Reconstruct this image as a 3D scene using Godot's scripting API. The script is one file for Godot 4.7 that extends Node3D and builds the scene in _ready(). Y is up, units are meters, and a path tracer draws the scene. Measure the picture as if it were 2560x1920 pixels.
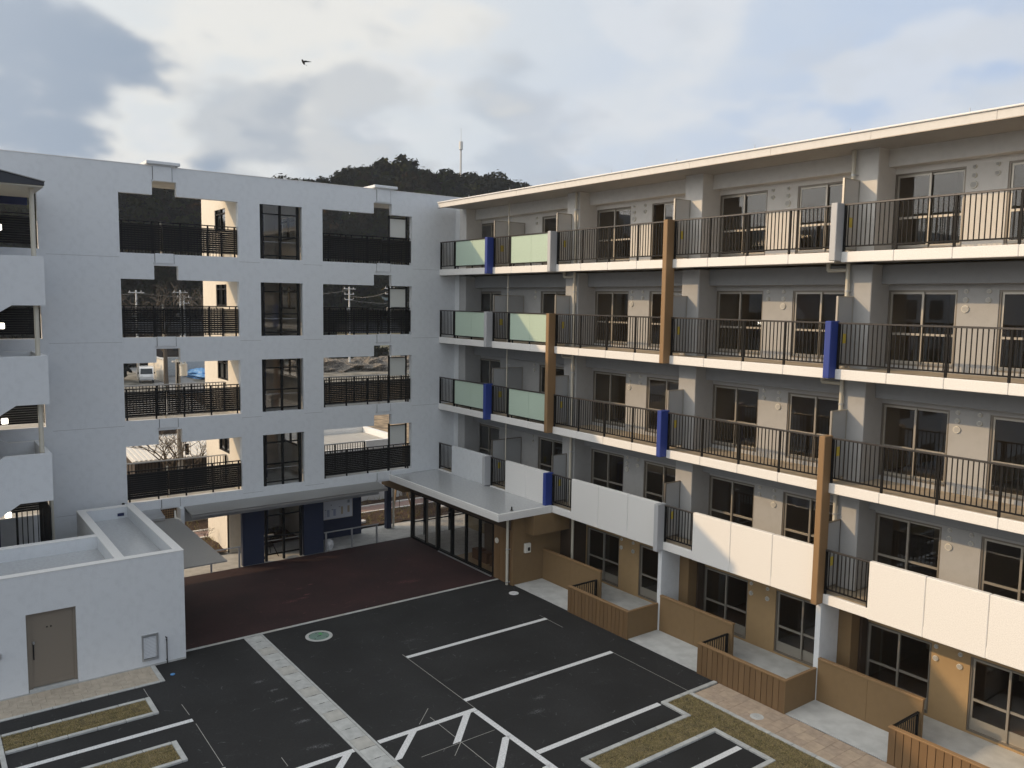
extends Node3D

var M := {}            # materials
var at := {}           # world position of every node that has children
var box_cache := {}
var cyl_cache := {}
const S := {1: 0.0, 2: 2.82, 3: 5.67, 4: 8.52, 5: 11.37}
const POSTS := [3.83, 7.65, 13.055, 18.495, 23.94, 29.38]

# ------------------------------------------------------------------ helpers
func lin(r: float, g: float, b: float) -> Color:
	return Color(r, g, b).linear_to_srgb()

func tag(o: Node, label := "", category := "", group := "", kind := "") -> Node:
	if label != "": o.set_meta("label", label)
	if category != "": o.set_meta("category", category)
	if group != "": o.set_meta("group", group)
	if kind != "": o.set_meta("kind", kind)
	return o

var used := {}
func numbered(called: String, parent: Node) -> String:
	var key := "%d/%s" % [parent.get_instance_id(), called]
	var n: int = used.get(key, 0)
	used[key] = n + 1
	return called if n == 0 else "%s_%03d" % [called, n]

func W(p: Node) -> Vector3:
	return at.get(p, Vector3.ZERO)

func put(called: String, o: Node3D, parent: Node, world: Vector3) -> Node3D:
	o.name = numbered(called, parent)
	parent.add_child(o, true)
	o.position = world - W(parent)
	at[o] = world
	return o

func thing(called: String, world: Vector3, label: String, category: String, group := "") -> Node3D:
	var o := Node3D.new()
	put(called, o, self, world)
	tag(o, label, category, group)
	return o

func part(called: String, parent: Node, world: Vector3) -> Node3D:
	var o := Node3D.new()
	put(called, o, parent, world)
	return o

func sb() -> SurfaceTool:
	var st := SurfaceTool.new()
	st.begin(Mesh.PRIMITIVE_TRIANGLES)
	return st

func tri(st: SurfaceTool, a: Vector3, b: Vector3, c: Vector3) -> void:
	# a, b, c run anticlockwise seen from outside
	var n := (b - a).cross(c - a).normalized()
	for p in [a, c, b]:
		st.set_normal(n)
		st.set_uv(Vector2(p.x + p.z, p.y))
		st.add_vertex(p)

func quad(st: SurfaceTool, a: Vector3, b: Vector3, c: Vector3, d: Vector3) -> void:
	tri(st, a, b, c)
	tri(st, a, c, d)

func bx(st: SurfaceTool, x0: float, x1: float, y0: float, y1: float, z0: float, z1: float) -> void:
	var a := Vector3(x0, y0, z0); var b := Vector3(x1, y0, z0); var c := Vector3(x1, y0, z1); var d := Vector3(x0, y0, z1)
	var e := Vector3(x0, y1, z0); var f := Vector3(x1, y1, z0); var g := Vector3(x1, y1, z1); var h := Vector3(x0, y1, z1)
	quad(st, d, c, g, h); quad(st, b, a, e, f); quad(st, a, d, h, e); quad(st, c, b, f, g); quad(st, h, g, f, e); quad(st, a, b, c, d)

func cbx(st: SurfaceTool, x0: float, x1: float, y0: float, y1: float, z0: float, z1: float, k: float) -> void:
	# a box with all its edges chamfered by k
	var lo := Vector3(x0, y0, z0); var hi := Vector3(x1, y1, z1)
	var pts := PackedVector3Array()
	for i in 8:
		for ax in 3:
			var p := Vector3()
			for j in 3:
				var far := (i >> j) & 1
				var v: float = hi[j] if far else lo[j]
				if j != ax: v += -k if far else k
				p[j] = v
			pts.append(p)
	var mid := (lo + hi) / 2
	var faces := []
	for ax in 3:
		var u := (ax + 1) % 3; var w := (ax + 2) % 3
		for side in 2:
			var f := []
			for s in [[0, 0], [1, 0], [1, 1], [0, 1]]:
				f.append(((side << ax) | (s[0] << u) | (s[1] << w)) * 3 + ax)
			faces.append(f)
		for su in 2:
			for sw in 2:
				var i0 := (su << u) | (sw << w); var i1 := i0 | (1 << ax)
				faces.append([i0 * 3 + u, i1 * 3 + u, i1 * 3 + w, i0 * 3 + w])
	for i in 8: faces.append([i * 3, i * 3 + 1, i * 3 + 2])
	for f in faces:
		var a := pts[f[0]]; var b := pts[f[1]]; var c := pts[f[2]]
		var out := (a + b + c) / 3 - mid
		var flip := (b - a).cross(c - a).dot(out) < 0
		if f.size() == 3:
			if flip: tri(st, a, c, b)
			else: tri(st, a, b, c)
		else:
			var d := pts[f[3]]
			if flip: quad(st, a, d, c, b)
			else: quad(st, a, b, c, d)

func tube(st: SurfaceTool, a: Vector3, b: Vector3, ra: float, rb: float, n := 8, caps := true) -> void:
	var d := (b - a).normalized()
	var u := d.cross(Vector3.UP if absf(d.y) < 0.9 else Vector3.RIGHT).normalized()
	var v := d.cross(u)
	for i in n:
		var t0 := TAU * i / n; var t1 := TAU * (i + 1) / n
		var p0 := u * cos(t0) + v * sin(t0); var p1 := u * cos(t1) + v * sin(t1)
		var q := [a + p0 * ra, a + p1 * ra, b + p1 * rb, b + p0 * rb]
		var nn := [p0, p1, p1, p0]
		for k in [0, 2, 1, 0, 3, 2]:
			st.set_normal(nn[k]); st.set_uv(Vector2.ZERO); st.add_vertex(q[k])
		if caps:
			tri(st, b, b + p0 * rb, b + p1 * rb)
			tri(st, a, a + p1 * ra, a + p0 * ra)

func disc(st: SurfaceTool, c: Vector3, r0: float, r1: float, h: float, n := 28) -> void:
	# a flat ring or disc with a rim of height h, lying level, top at c
	for i in n:
		var t0 := TAU * i / n; var t1 := TAU * (i + 1) / n
		var a := Vector3(cos(t0), 0, -sin(t0)); var b := Vector3(cos(t1), 0, -sin(t1))
		if r0 <= 0: tri(st, c, c + a * r1, c + b * r1)
		else: quad(st, c + a * r0, c + a * r1, c + b * r1, c + b * r0)
		var dn := Vector3(0, -h, 0)
		quad(st, c + a * r1 + dn, c + b * r1 + dn, c + b * r1, c + a * r1)

func prism(st: SurfaceTool, poly: Array, z0: float, z1: float) -> void:
	# an outline in x and y (anticlockwise seen from +z), pushed along z
	var p := PackedVector2Array(poly)
	var ix := Geometry2D.triangulate_polygon(p)
	for i in range(0, ix.size(), 3):
		var a := p[ix[i]]; var b := p[ix[i + 1]]; var c := p[ix[i + 2]]
		if (b - a).cross(c - a) < 0:
			var t := b; b = c; c = t
		tri(st, Vector3(a.x, a.y, z1), Vector3(b.x, b.y, z1), Vector3(c.x, c.y, z1))
		tri(st, Vector3(a.x, a.y, z0), Vector3(c.x, c.y, z0), Vector3(b.x, b.y, z0))
	for i in p.size():
		var a := p[i]; var b := p[(i + 1) % p.size()]
		quad(st, Vector3(a.x, a.y, z1), Vector3(a.x, a.y, z0), Vector3(b.x, b.y, z0), Vector3(b.x, b.y, z1))

func wall(st: SurfaceTool, axis: String, u0: float, u1: float, y0: float, y1: float, w0: float, w1: float, holes: Array) -> void:
	# a wall from w0 to w1 thick with rectangular holes [u0, u1, y0, y1]; axis is the one it runs along
	var us := [u0, u1]; var ys := [y0, y1]
	for h in holes:
		for k in 2:
			if h[k] > u0 and h[k] < u1 and not us.has(h[k]): us.append(h[k])
			if h[k + 2] > y0 and h[k + 2] < y1 and not ys.has(h[k + 2]): ys.append(h[k + 2])
	us.sort(); ys.sort()
	var solid := {}
	for i in us.size() - 1:
		for j in ys.size() - 1:
			var cu: float = (us[i] + us[i + 1]) / 2; var cy: float = (ys[j] + ys[j + 1]) / 2
			var ok := true
			for h in holes:
				if cu > h[0] and cu < h[1] and cy > h[2] and cy < h[3]: ok = false
			if ok: solid[Vector2i(i, j)] = true
	var P := func(u: float, y: float, w: float) -> Vector3:
		return Vector3(u, y, w) if axis == "x" else Vector3(w, y, u)
	var Q := func(a: Vector3, b: Vector3, c: Vector3, d: Vector3) -> void:
		if axis == "x": quad(st, a, b, c, d)
		else: quad(st, d, c, b, a)
	for c in solid:
		var a: float = us[c.x]; var b: float = us[c.x + 1]; var e: float = ys[c.y]; var f: float = ys[c.y + 1]
		Q.call(P.call(a, e, w1), P.call(b, e, w1), P.call(b, f, w1), P.call(a, f, w1))
		Q.call(P.call(b, e, w0), P.call(a, e, w0), P.call(a, f, w0), P.call(b, f, w0))
		if not solid.has(c + Vector2i(-1, 0)): Q.call(P.call(a, e, w0), P.call(a, e, w1), P.call(a, f, w1), P.call(a, f, w0))
		if not solid.has(c + Vector2i(1, 0)): Q.call(P.call(b, e, w1), P.call(b, e, w0), P.call(b, f, w0), P.call(b, f, w1))
		if not solid.has(c + Vector2i(0, -1)): Q.call(P.call(a, e, w0), P.call(b, e, w0), P.call(b, e, w1), P.call(a, e, w1))
		if not solid.has(c + Vector2i(0, 1)): Q.call(P.call(a, f, w1), P.call(b, f, w1), P.call(b, f, w0), P.call(a, f, w0))

func mk(called: String, st: SurfaceTool, m: Material, parent: Node = self, world := Vector3.INF) -> MeshInstance3D:
	var o := MeshInstance3D.new()
	o.mesh = st.commit()
	o.material_override = m
	o.name = numbered(called, parent)
	parent.add_child(o, true)
	o.position = -W(parent)
	return o

func pb(called: String, parent: Node, m: Material, x0: float, x1: float, y0: float, y1: float, z0: float, z1: float, k := 0.0) -> MeshInstance3D:
	# one box as a part of its own; equal boxes share their mesh
	var s := Vector3(x1 - x0, y1 - y0, z1 - z0)
	var key := Vector4i(roundi(s.x * 1e4), roundi(s.y * 1e4), roundi(s.z * 1e4), roundi(k * 1e4))
	if not box_cache.has(key):
		var st := sb()
		if k > 0: cbx(st, -s.x / 2, s.x / 2, -s.y / 2, s.y / 2, -s.z / 2, s.z / 2, k)
		else: bx(st, -s.x / 2, s.x / 2, -s.y / 2, s.y / 2, -s.z / 2, s.z / 2)
		box_cache[key] = st.commit()
	var o := MeshInstance3D.new()
	o.mesh = box_cache[key]
	o.material_override = m
	put(called, o, parent, Vector3((x0 + x1) / 2, (y0 + y1) / 2, (z0 + z1) / 2))
	return o

# ------------------------------------------------------------------ textures and materials
func grain(sd: int, freq: float, octaves: int, size: int, lo: float, hi: float, seamless := true) -> Image:
	var f := FastNoiseLite.new()
	f.seed = sd; f.frequency = freq; f.fractal_octaves = octaves; f.noise_type = FastNoiseLite.TYPE_SIMPLEX_SMOOTH
	var im := f.get_seamless_image(size, size) if seamless else f.get_image(size, size)
	im.convert(Image.FORMAT_L8)
	var d := im.get_data()
	for i in d.size(): d[i] = int(255.0 * clampf(lerpf(lo, hi, d[i] / 255.0), 0, 1))
	return Image.create_from_data(size, size, false, Image.FORMAT_L8, d)

func blend2(a: Image, b: Image) -> Image:
	var x := a.get_data(); var y := b.get_data()
	for i in x.size(): x[i] = x[i] * y[i] / 255
	return Image.create_from_data(a.get_width(), a.get_height(), false, Image.FORMAT_L8, x)

func rgb(im: Image) -> ImageTexture:
	im.convert(Image.FORMAT_RGB8)
	im.generate_mipmaps()
	return ImageTexture.create_from_image(im)

func mat(c: Color, rough := 0.8, tex: Texture2D = null, metres := 1.0, bump: Texture2D = null, bump_scale := 0.0) -> StandardMaterial3D:
	var m := StandardMaterial3D.new()
	m.albedo_color = c
	m.roughness = rough
	if tex:
		m.albedo_texture = tex
	if bump:
		m.heightmap_enabled = true
		m.heightmap_texture = bump
		m.heightmap_scale = bump_scale
	if tex or bump:
		m.uv1_triplanar = true
		m.uv1_world_triplanar = true
		m.uv1_scale = Vector3.ONE / metres
	return m

func make_materials() -> void:
	var spray := rgb(blend2(grain(11, 0.09, 3, 512, 0.90, 1.0), grain(12, 0.006, 3, 512, 0.975, 1.02)))
	var spray_h := rgb(grain(13, 0.12, 3, 512, 0.0, 1.0))
	var fine := rgb(grain(14, 0.05, 4, 512, 0.92, 1.01))
	var conc := rgb(blend2(grain(15, 0.008, 5, 512, 0.90, 1.03), grain(16, 0.2, 2, 512, 0.92, 1.0)))
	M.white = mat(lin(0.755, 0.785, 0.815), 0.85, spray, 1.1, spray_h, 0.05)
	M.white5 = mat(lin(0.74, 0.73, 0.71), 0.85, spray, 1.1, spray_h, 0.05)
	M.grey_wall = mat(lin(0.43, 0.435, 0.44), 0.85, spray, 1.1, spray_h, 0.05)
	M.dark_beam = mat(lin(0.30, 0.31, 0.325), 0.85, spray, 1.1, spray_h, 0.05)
	M.fascia = mat(lin(0.82, 0.815, 0.80), 0.6, fine, 0.9)
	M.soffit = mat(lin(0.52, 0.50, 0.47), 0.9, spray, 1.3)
	M.cream = mat(lin(0.80, 0.76, 0.68), 0.85, spray, 1.1, spray_h, 0.05)
	M.blue = mat(lin(0.022, 0.05, 0.27), 0.55, fine, 0.7)
	M.navy = mat(lin(0.014, 0.024, 0.085), 0.7, fine, 0.7)
	M.slate_blue = mat(lin(0.016, 0.024, 0.058), 0.75, fine, 0.7)
	M.brown = mat(lin(0.27, 0.165, 0.078), 0.6, fine, 0.6)
	M.grey_post = mat(lin(0.47, 0.48, 0.50), 0.6, fine, 0.7)
	M.black = mat(lin(0.0045, 0.0045, 0.005), 0.6)
	M.black.metallic_specular = 0.35
	M.rail = mat(lin(0.11, 0.10, 0.092), 0.3)
	M.rail.metallic = 0.75
	M.alu = mat(lin(0.42, 0.395, 0.35), 0.4)
	M.alu.metallic = 0.6
	M.bronze = mat(lin(0.20, 0.18, 0.155), 0.42)
	M.bronze.metallic = 0.5
	M.steel = mat(lin(0.50, 0.51, 0.52), 0.38)
	M.steel.metallic = 0.7
	M.sheet = mat(lin(0.34, 0.335, 0.325), 0.38, fine, 1.7)
	M.sheet.metallic = 0.35
	M.pvc = mat(lin(0.56, 0.53, 0.45), 0.5)
	M.vent = mat(lin(0.68, 0.66, 0.60), 0.5)
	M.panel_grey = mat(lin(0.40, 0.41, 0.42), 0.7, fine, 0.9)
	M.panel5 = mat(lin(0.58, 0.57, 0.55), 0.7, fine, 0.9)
	M.frost = mat(lin(0.54, 0.68, 0.57), 0.28, fine, 1.5)
	M.frost.backlight_enabled = true
	M.frost.backlight = Color(0.35, 0.42, 0.36)
	M.milk = mat(lin(0.66, 0.67, 0.65), 0.4)
	M.milk.backlight_enabled = true
	M.milk.backlight = Color(0.6, 0.6, 0.57)
	M.pane = mat(Color(0.05, 0.055, 0.055, 0.07), 0.02)
	M.pane.transparency = BaseMaterial3D.TRANSPARENCY_ALPHA
	M.floor_tan = mat(lin(0.50, 0.41, 0.30), 0.85, conc, 1.8)
	M.wood_floor = mat(lin(0.14, 0.075, 0.035), 0.45, fine, 0.5)
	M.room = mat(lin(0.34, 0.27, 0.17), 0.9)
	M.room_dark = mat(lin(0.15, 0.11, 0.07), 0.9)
	M.hall_floor = mat(lin(0.42, 0.29, 0.15), 0.35, fine, 0.7)
	M.tan_wall = mat(lin(0.42, 0.29, 0.15), 0.85, spray, 1.1, spray_h, 0.05)
	M.brown_wall = mat(lin(0.225, 0.145, 0.068), 0.8, spray, 1.1, spray_h, 0.05)
	M.board_a = mat(lin(0.175, 0.105, 0.049), 0.55, fine, 0.5)
	M.board_b = mat(lin(0.195, 0.118, 0.056), 0.55, fine, 0.6)
	M.dark_brown = mat(lin(0.055, 0.035, 0.022), 0.7, fine, 0.6)
	M.concrete = mat(lin(0.60, 0.615, 0.61), 0.9, conc, 2.3)
	M.concrete_light = mat(lin(0.58, 0.575, 0.55), 0.9, conc, 1.7)
	M.kerb = mat(lin(0.53, 0.54, 0.53), 0.9, conc, 1.1)
	M.kerb_b = mat(lin(0.575, 0.585, 0.57), 0.9, conc, 1.3)
	M.cover_b = mat(lin(0.53, 0.52, 0.485), 0.9, conc, 1.5)
	M.paint = mat(lin(0.80, 0.81, 0.82), 0.7, rgb(grain(21, 0.03, 4, 512, 0.84, 1.03)), 0.8)
	M.tile_a = mat(lin(0.50, 0.39, 0.295), 0.85, conc, 0.9)
	M.tile_b = mat(lin(0.54, 0.425, 0.32), 0.85, conc, 1.1)
	M.tile_c = mat(lin(0.47, 0.37, 0.285), 0.85, conc, 0.8)
	M.flag_a = mat(lin(0.50, 0.435, 0.35), 0.85, conc, 0.9)
	M.flag_b = mat(lin(0.525, 0.455, 0.365), 0.85, conc, 1.2)
	M.door = mat(lin(0.235, 0.20, 0.16), 0.45, fine, 0.8)
	M.roof_coat = mat(lin(0.50, 0.515, 0.53), 0.22, fine, 3.1)
	M.soil = mat(lin(0.16, 0.095, 0.06), 0.95, rgb(grain(22, 0.03, 5, 512, 0.35, 1.1)), 1.3, rgb(grain(23, 0.05, 5, 512, 0, 1)), 5.0)
	M.path_pink = mat(lin(0.36, 0.25, 0.22), 0.9, conc, 1.2)
	M.dirt = mat(lin(0.40, 0.30, 0.19), 0.95, rgb(grain(24, 0.012, 5, 512, 0.5, 1.1)), 9.0)
	M.rubble = mat(lin(0.46, 0.40, 0.33), 0.95, rgb(grain(25, 0.03, 6, 512, 0.25, 1.1)), 5.0, rgb(grain(26, 0.04, 6, 512, 0, 1)), 30.0)
	M.turf = mat(lin(0.36, 0.285, 0.145), 0.95, rgb(blend2(grain(27, 0.01, 4, 512, 0.55, 1.1), grain(28, 0.12, 3, 512, 0.55, 1.1))), 1.7, rgb(grain(29, 0.1, 4, 512, 0, 1)), 2.0)
	M.roof_tin = mat(lin(0.72, 0.70, 0.66), 0.6, fine, 2.0)
	M.roof_dark = mat(lin(0.10, 0.11, 0.13), 0.6, fine, 2.0)
	M.fascia_dark = mat(lin(0.030, 0.034, 0.045), 0.6)
	M.wood_wall = mat(lin(0.05, 0.038, 0.032), 0.85, fine, 1.5)
	M.blue_roof = mat(lin(0.09, 0.13, 0.15), 0.6, fine, 2.0)
	M.yellow_wall = mat(lin(0.68, 0.58, 0.36), 0.85, fine, 2.0)
	M.bark = mat(lin(0.12, 0.095, 0.07), 0.95, fine, 0.6)
	M.pole = mat(lin(0.30, 0.285, 0.26), 0.85, conc, 1.0)
	M.pole_white = mat(lin(0.62, 0.62, 0.60), 0.7)
	M.tarp = mat(lin(0.10, 0.30, 0.62), 0.5, fine, 1.0)
	M.car = mat(lin(0.78, 0.78, 0.77), 0.25)
	M.car.clearcoat_enabled = true
	M.rubber = mat(lin(0.015, 0.015, 0.015), 0.9)
	M.car_glass = mat(lin(0.02, 0.025, 0.03), 0.05)
	M.bag = mat(lin(0.55, 0.56, 0.57), 0.35)
	M.sticker = mat(lin(0.62, 0.50, 0.06), 0.6)
	M.feather = mat(lin(0.04, 0.036, 0.034), 0.8)
	M.bamboo = mat(lin(0.32, 0.22, 0.12), 0.8, fine, 0.5)
	M.lamp = mat(Color(1, 1, 1), 0.5)
	M.lamp.emission_enabled = true
	M.lamp.emission = Color(1.0, 0.97, 0.9)
	M.lamp.emission_energy_multiplier = 1.6
	for k in [["leaf_dark", 0.119, 0.140, 0.083], ["leaf_mid", 0.175, 0.189, 0.098], ["leaf_olive", 0.238, 0.217, 0.112], ["leaf_bright", 0.266, 0.308, 0.090], ["leaf_brown", 0.238, 0.175, 0.112], ["hedge", 0.08, 0.11, 0.03]]:
		var m := mat(lin(k[1], k[2], k[3]), 0.75)
		m.backlight_enabled = true
		m.backlight = Color(0.35, 0.38, 0.2)
		m.cull_mode = BaseMaterial3D.CULL_DISABLED
		M[k[0]] = m
	M.hill = mat(lin(0.045, 0.045, 0.026), 0.95, rgb(grain(31, 0.03, 5, 512, 0.4, 1.1)), 12.0)
	M.dry_grass = mat(lin(0.30, 0.27, 0.12), 0.95)
	M.dry_grass.cull_mode = BaseMaterial3D.CULL_DISABLED
	M.ground = mat(lin(0.23, 0.215, 0.18), 0.95, rgb(grain(32, 0.01, 5, 512, 0.6, 1.1)), 14.0)
	M.road = mat(lin(0.25, 0.25, 0.25), 0.9, conc, 5.0)

func dab(d: PackedByteArray, n: int, x: float, y: float, r: float, v: float) -> void:
	for j in range(int(floor(y - r)), int(ceil(y + r)) + 1):
		for i in range(int(floor(x - r)), int(ceil(x + r)) + 1):
			if Vector2(i - x, j - y).length() <= r + 0.3:
				var p := posmod(j, n) * n + posmod(i, n)
				d[p] = mini(255, int(d[p] + 255 * v))

func worn(im: Image, sd: int, many: int, arcs: int, spots: Array, m0: Vector2, per: float) -> Image:
	# chalk-coloured scuffs, tyre arcs and dusty smears with outlines of their own; spots are in metres
	var r := RandomNumberGenerator.new()
	r.seed = sd
	var n := im.get_width()
	var d := im.get_data()
	for k in many:
		var x := r.randf() * n; var y := r.randf() * n; var a := r.randf() * TAU
		var v := pow(r.randf(), 3.0) * 0.30 + 0.03
		var w := r.randf_range(0.5, 1.6)
		for i in int(r.randf_range(2, 22)):
			a += r.randfn() * 0.18
			x += cos(a) * w; y += sin(a) * w
			if r.randf() < 0.7: dab(d, n, x, y, w, v * r.randf_range(0.3, 1))
	for k in arcs:
		var x := r.randf() * n; var y := r.randf() * n; var a := r.randf() * TAU; var bend := r.randf_range(-0.004, 0.004)
		var v := r.randf_range(0.02, 0.07)
		for i in int(r.randf_range(80, 420)):
			a += bend
			x += cos(a); y += sin(a)
			if r.randf() < 0.6: dab(d, n, x, y, 0.9, v)
	for q in spots:
		var c := (Vector2(q[0], q[1]) - m0) / per * n
		var s: float = q[2] / per * n
		for i in int(s * 9):
			var a := r.randf() * TAU; var t := r.randfn() * 0.45
			dab(d, n, c.x + r.randfn() * s * 0.55, c.y + r.randfn() * s * 0.22 + t, r.randf_range(0.5, 1.8), q[3] * r.randf_range(0.1, 0.6))
	return Image.create_from_data(n, n, false, Image.FORMAT_L8, d)

func big_grain(sd: int, freq: float, oct_: int, lo: float, hi: float) -> Image:
	var im := grain(sd, freq, oct_, 1024, lo, hi)
	im.resize(2048, 2048, Image.INTERPOLATE_BILINEAR)
	return im

func make_asphalt() -> void:
	var spots := [[-11.13, 10.14, 0.14, 0.35], [-11.16, 10.76, 0.2, 0.4], [-11.02, 11.43, 0.16, 0.3], [-11.11, 12.08, 0.18, 0.45], [-11.29, 9.48, 0.15, 0.4], [-11.36, 13.29, 0.22, 0.3], [-11.13, 13.39, 0.15, 0.3], [-7.05, 12.21, 0.22, 0.2], [-6.69, 9.4, 0.2, 0.2], [-5.07, 13.17, 0.2, 0.3], [-5.76, 14.37, 0.22, 0.3], [-6.24, 14.91, 0.25, 0.4],
		[-8.0, 11.8, 0.7, 0.06], [-4.5, 9.0, 0.9, 0.05], [-5.2, 12.0, 0.8, 0.06], [-9.2, 15.6, 0.5, 0.10], [-8.0, 16.2, 0.5, 0.12], [-13.0, 12.6, 0.6, 0.08], [-12.2, 10.0, 0.5, 0.08], [-6.3, 16.9, 0.3, 0.12], [-3.9, 14.6, 0.4, 0.10], [-7.0, 8.2, 0.6, 0.05], [-3.0, 8.6, 0.4, 0.08]]
	var base := blend2(big_grain(41, 0.006, 5, 0.30, 0.47), big_grain(42, 0.25, 2, 0.78, 1.12))
	M.asphalt = mat(lin(0.125, 0.127, 0.133), 0.82, rgb(worn(base, 5, 3600, 110, spots, Vector2(-17.5, 6.4), 18.0)))
	M.asphalt.uv1_triplanar = false
	var red_spots := [[-8.4, 4.4, 0.3, 0.4], [-7.95, 4.31, 0.2, 0.35], [-7.7, 4.08, 0.12, 0.4], [-4.3, 4.83, 0.45, 0.35], [-4.0, 4.95, 0.3, 0.25], [-9.0, 2.5, 0.5, 0.08], [-5.5, 3.0, 0.6, 0.07], [-10.2, 4.6, 0.6, 0.07], [-2.4, 4.6, 0.4, 0.12], [-7.7, 3.4, 0.2, 0.2], [-7.2, 3.2, 0.12, 0.3]]
	var base2 := blend2(big_grain(44, 0.007, 5, 0.38, 0.56), big_grain(45, 0.22, 2, 0.8, 1.12))
	M.red_asphalt = mat(lin(0.175, 0.058, 0.057), 0.85, rgb(worn(base2, 6, 2200, 50, red_spots, Vector2(-17.5, -2.0), 18.0)))
	M.red_asphalt.uv1_triplanar = false

# ------------------------------------------------------------------ sky
func dir_of(px: float, py: float, basis_: Basis) -> Vector3:
	return (basis_ * Vector3((px - 1280) / 2050.27, -(py - 960) / 2050.27, -1)).normalized()

func make_sky(cam_basis: Basis, sunward: Vector3) -> Sky:
	# a layered, mostly overcast sky: a thin bright sheet with soft cumulus, a darker bank on the left,
	# brighter round the veiled sun and bluer away from it; linear values
	var w := 2048; var h := 1024
	var data := PackedFloat32Array()
	data.resize(w * h * 3)
	var big := FastNoiseLite.new(); big.seed = 71; big.frequency = 1.2; big.fractal_octaves = 6; big.fractal_gain = 0.5
	var puff := FastNoiseLite.new(); puff.seed = 72; puff.frequency = 3.0; puff.fractal_octaves = 6; puff.fractal_gain = 0.5
	var streak := FastNoiseLite.new(); streak.seed = 73; streak.frequency = 1.8; streak.fractal_octaves = 5
	var bank := [[dir_of(70, 120, cam_basis), 0.17, 0.85], [dir_of(-260, 60, cam_basis), 0.26, 0.85], [dir_of(200, 235, cam_basis), 0.075, 0.7], [dir_of(580, 265, cam_basis), 0.09, 0.5], [dir_of(880, 370, cam_basis), 0.12, 0.42], [dir_of(1300, 340, cam_basis), 0.10, 0.35]]
	var lights := [[dir_of(150, 330, cam_basis), 0.17], [dir_of(770, 330, cam_basis), 0.06], [dir_of(620, 60, cam_basis), 0.25]]
	for y in h:
		var th := PI * (y + 0.5) / h
		var up := cos(th); var sn := sin(th)
		for x in w:
			var o := (y * w + x) * 3
			if y > h / 2 + 8:
				data[o] = 0.34; data[o + 1] = 0.335; data[o + 2] = 0.32
				continue
			var ph := TAU * (x + 0.5) / w
			var d := Vector3(sin(ph) * sn, up, -cos(ph) * sn)
			# look the clouds up on a flattened dome so that they shrink towards the horizon
			var q := d / (maxf(up, 0.0) + 0.32)
			var n := big.get_noise_3d(q.x, q.y, q.z)
			var p := puff.get_noise_3d(q.x * 1.1, q.y * 2.0, q.z * 1.1)
			var s := streak.get_noise_3d(q.x * 0.5 + q.z * 1.5, q.y, q.z * 0.6 - q.x * 1.7)
			var near := d.angle_to(sunward)
			var c := Vector3(0.44, 0.56, 0.77).lerp(Vector3(0.73, 0.765, 0.785), smoothstep(2.15, 1.2, near + 0.25 * n))
			c = c.lerp(Vector3(0.80, 0.81, 0.80), 0.55 * smoothstep(-0.1, 0.45, n + 0.2 * p))
			c = c.lerp(Vector3(0.75, 0.775, 0.81), 0.6 * smoothstep(0.05, 0.42, s + 0.15 * p))
			c = c.lerp(Vector3(0.59, 0.63, 0.69), 0.35 * smoothstep(0.05, 0.45, p - n * 0.4))
			for b in lights:
				var a: float = d.angle_to(b[0])
				if a < b[1] * 1.8:
					c = c.lerp(Vector3(0.86, 0.845, 0.80), 0.75 * smoothstep(0.0, 0.5, 0.75 - a / (b[1] * 1.4) + p * 0.9))
			for b in bank:
				var a: float = d.angle_to(b[0])
				if a < b[1] * 2.2:
					c = c.lerp(Vector3(0.33, 0.40, 0.50), b[2] * smoothstep(0.0, 0.40, 0.68 - a / (b[1] * 1.45) + p * 0.75 + n * 0.2))
			c += Vector3(3.6, 3.35, 3.0) * exp(-near / 0.42) * smoothstep(1.25, 0.5, near)
			data[o] = c.x; data[o + 1] = c.y; data[o + 2] = c.z
	var im := Image.create_from_data(w, h, false, Image.FORMAT_RGBF, data.to_byte_array())
	var sky := Sky.new()
	var pm := PanoramaSkyMaterial.new()
	pm.panorama = ImageTexture.create_from_image(im)
	sky.sky_material = pm
	return sky

# ------------------------------------------------------------------ right wing
func make_window(p: Node3D, xw: float, z0: float, z1: float, y0: float, y1: float, slid := 0.0, kick := false, frame: Material = null) -> void:
	var fm: Material = frame if frame else M.bronze
	var o := part("window", p, Vector3(xw, y0, (z0 + z1) / 2))
	var st := sb()
	var t := 0.045
	bx(st, xw, xw + 0.13, y0, y1, z0, z0 + t); bx(st, xw, xw + 0.13, y0, y1, z1 - t, z1)
	bx(st, xw, xw + 0.13, y1 - t, y1, z0 + t, z1 - t); bx(st, xw - 0.02, xw + 0.13, y0, y0 + t, z0 + t, z1 - t)
	mk("frame", st, fm, o)
	var zm := (z0 + z1) / 2
	for k in 2:
		var a := (z0 + t) if k == 0 else zm - 0.03
		var b := (zm + 0.03) if k == 0 else z1 - t
		if k == 0: a += slid; b += slid
		var xs := xw + (0.03 if k == 0 else 0.075)
		var s2 := sb()
		var e := 0.05
		bx(s2, xs, xs + 0.035, y0 + t, y1 - t, a, a + e); bx(s2, xs, xs + 0.035, y0 + t, y1 - t, b - e, b)
		bx(s2, xs, xs + 0.035, y1 - t - e, y1 - t, a + e, b - e)
		bx(s2, xs, xs + 0.035, y0 + t, y0 + t + (0.28 if kick else 0.07), a + e, b - e)
		var ym := y0 + 0.75
		bx(s2, xs - 0.006, xs + 0.035, ym, ym + 0.055, a + e, b - e)
		mk("sash", s2, M.alu if not frame else fm, o)
		pb("pane", o, M.pane, xs + 0.014, xs + 0.02, y0 + t, y1 - t, a + e, b - e)

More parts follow.
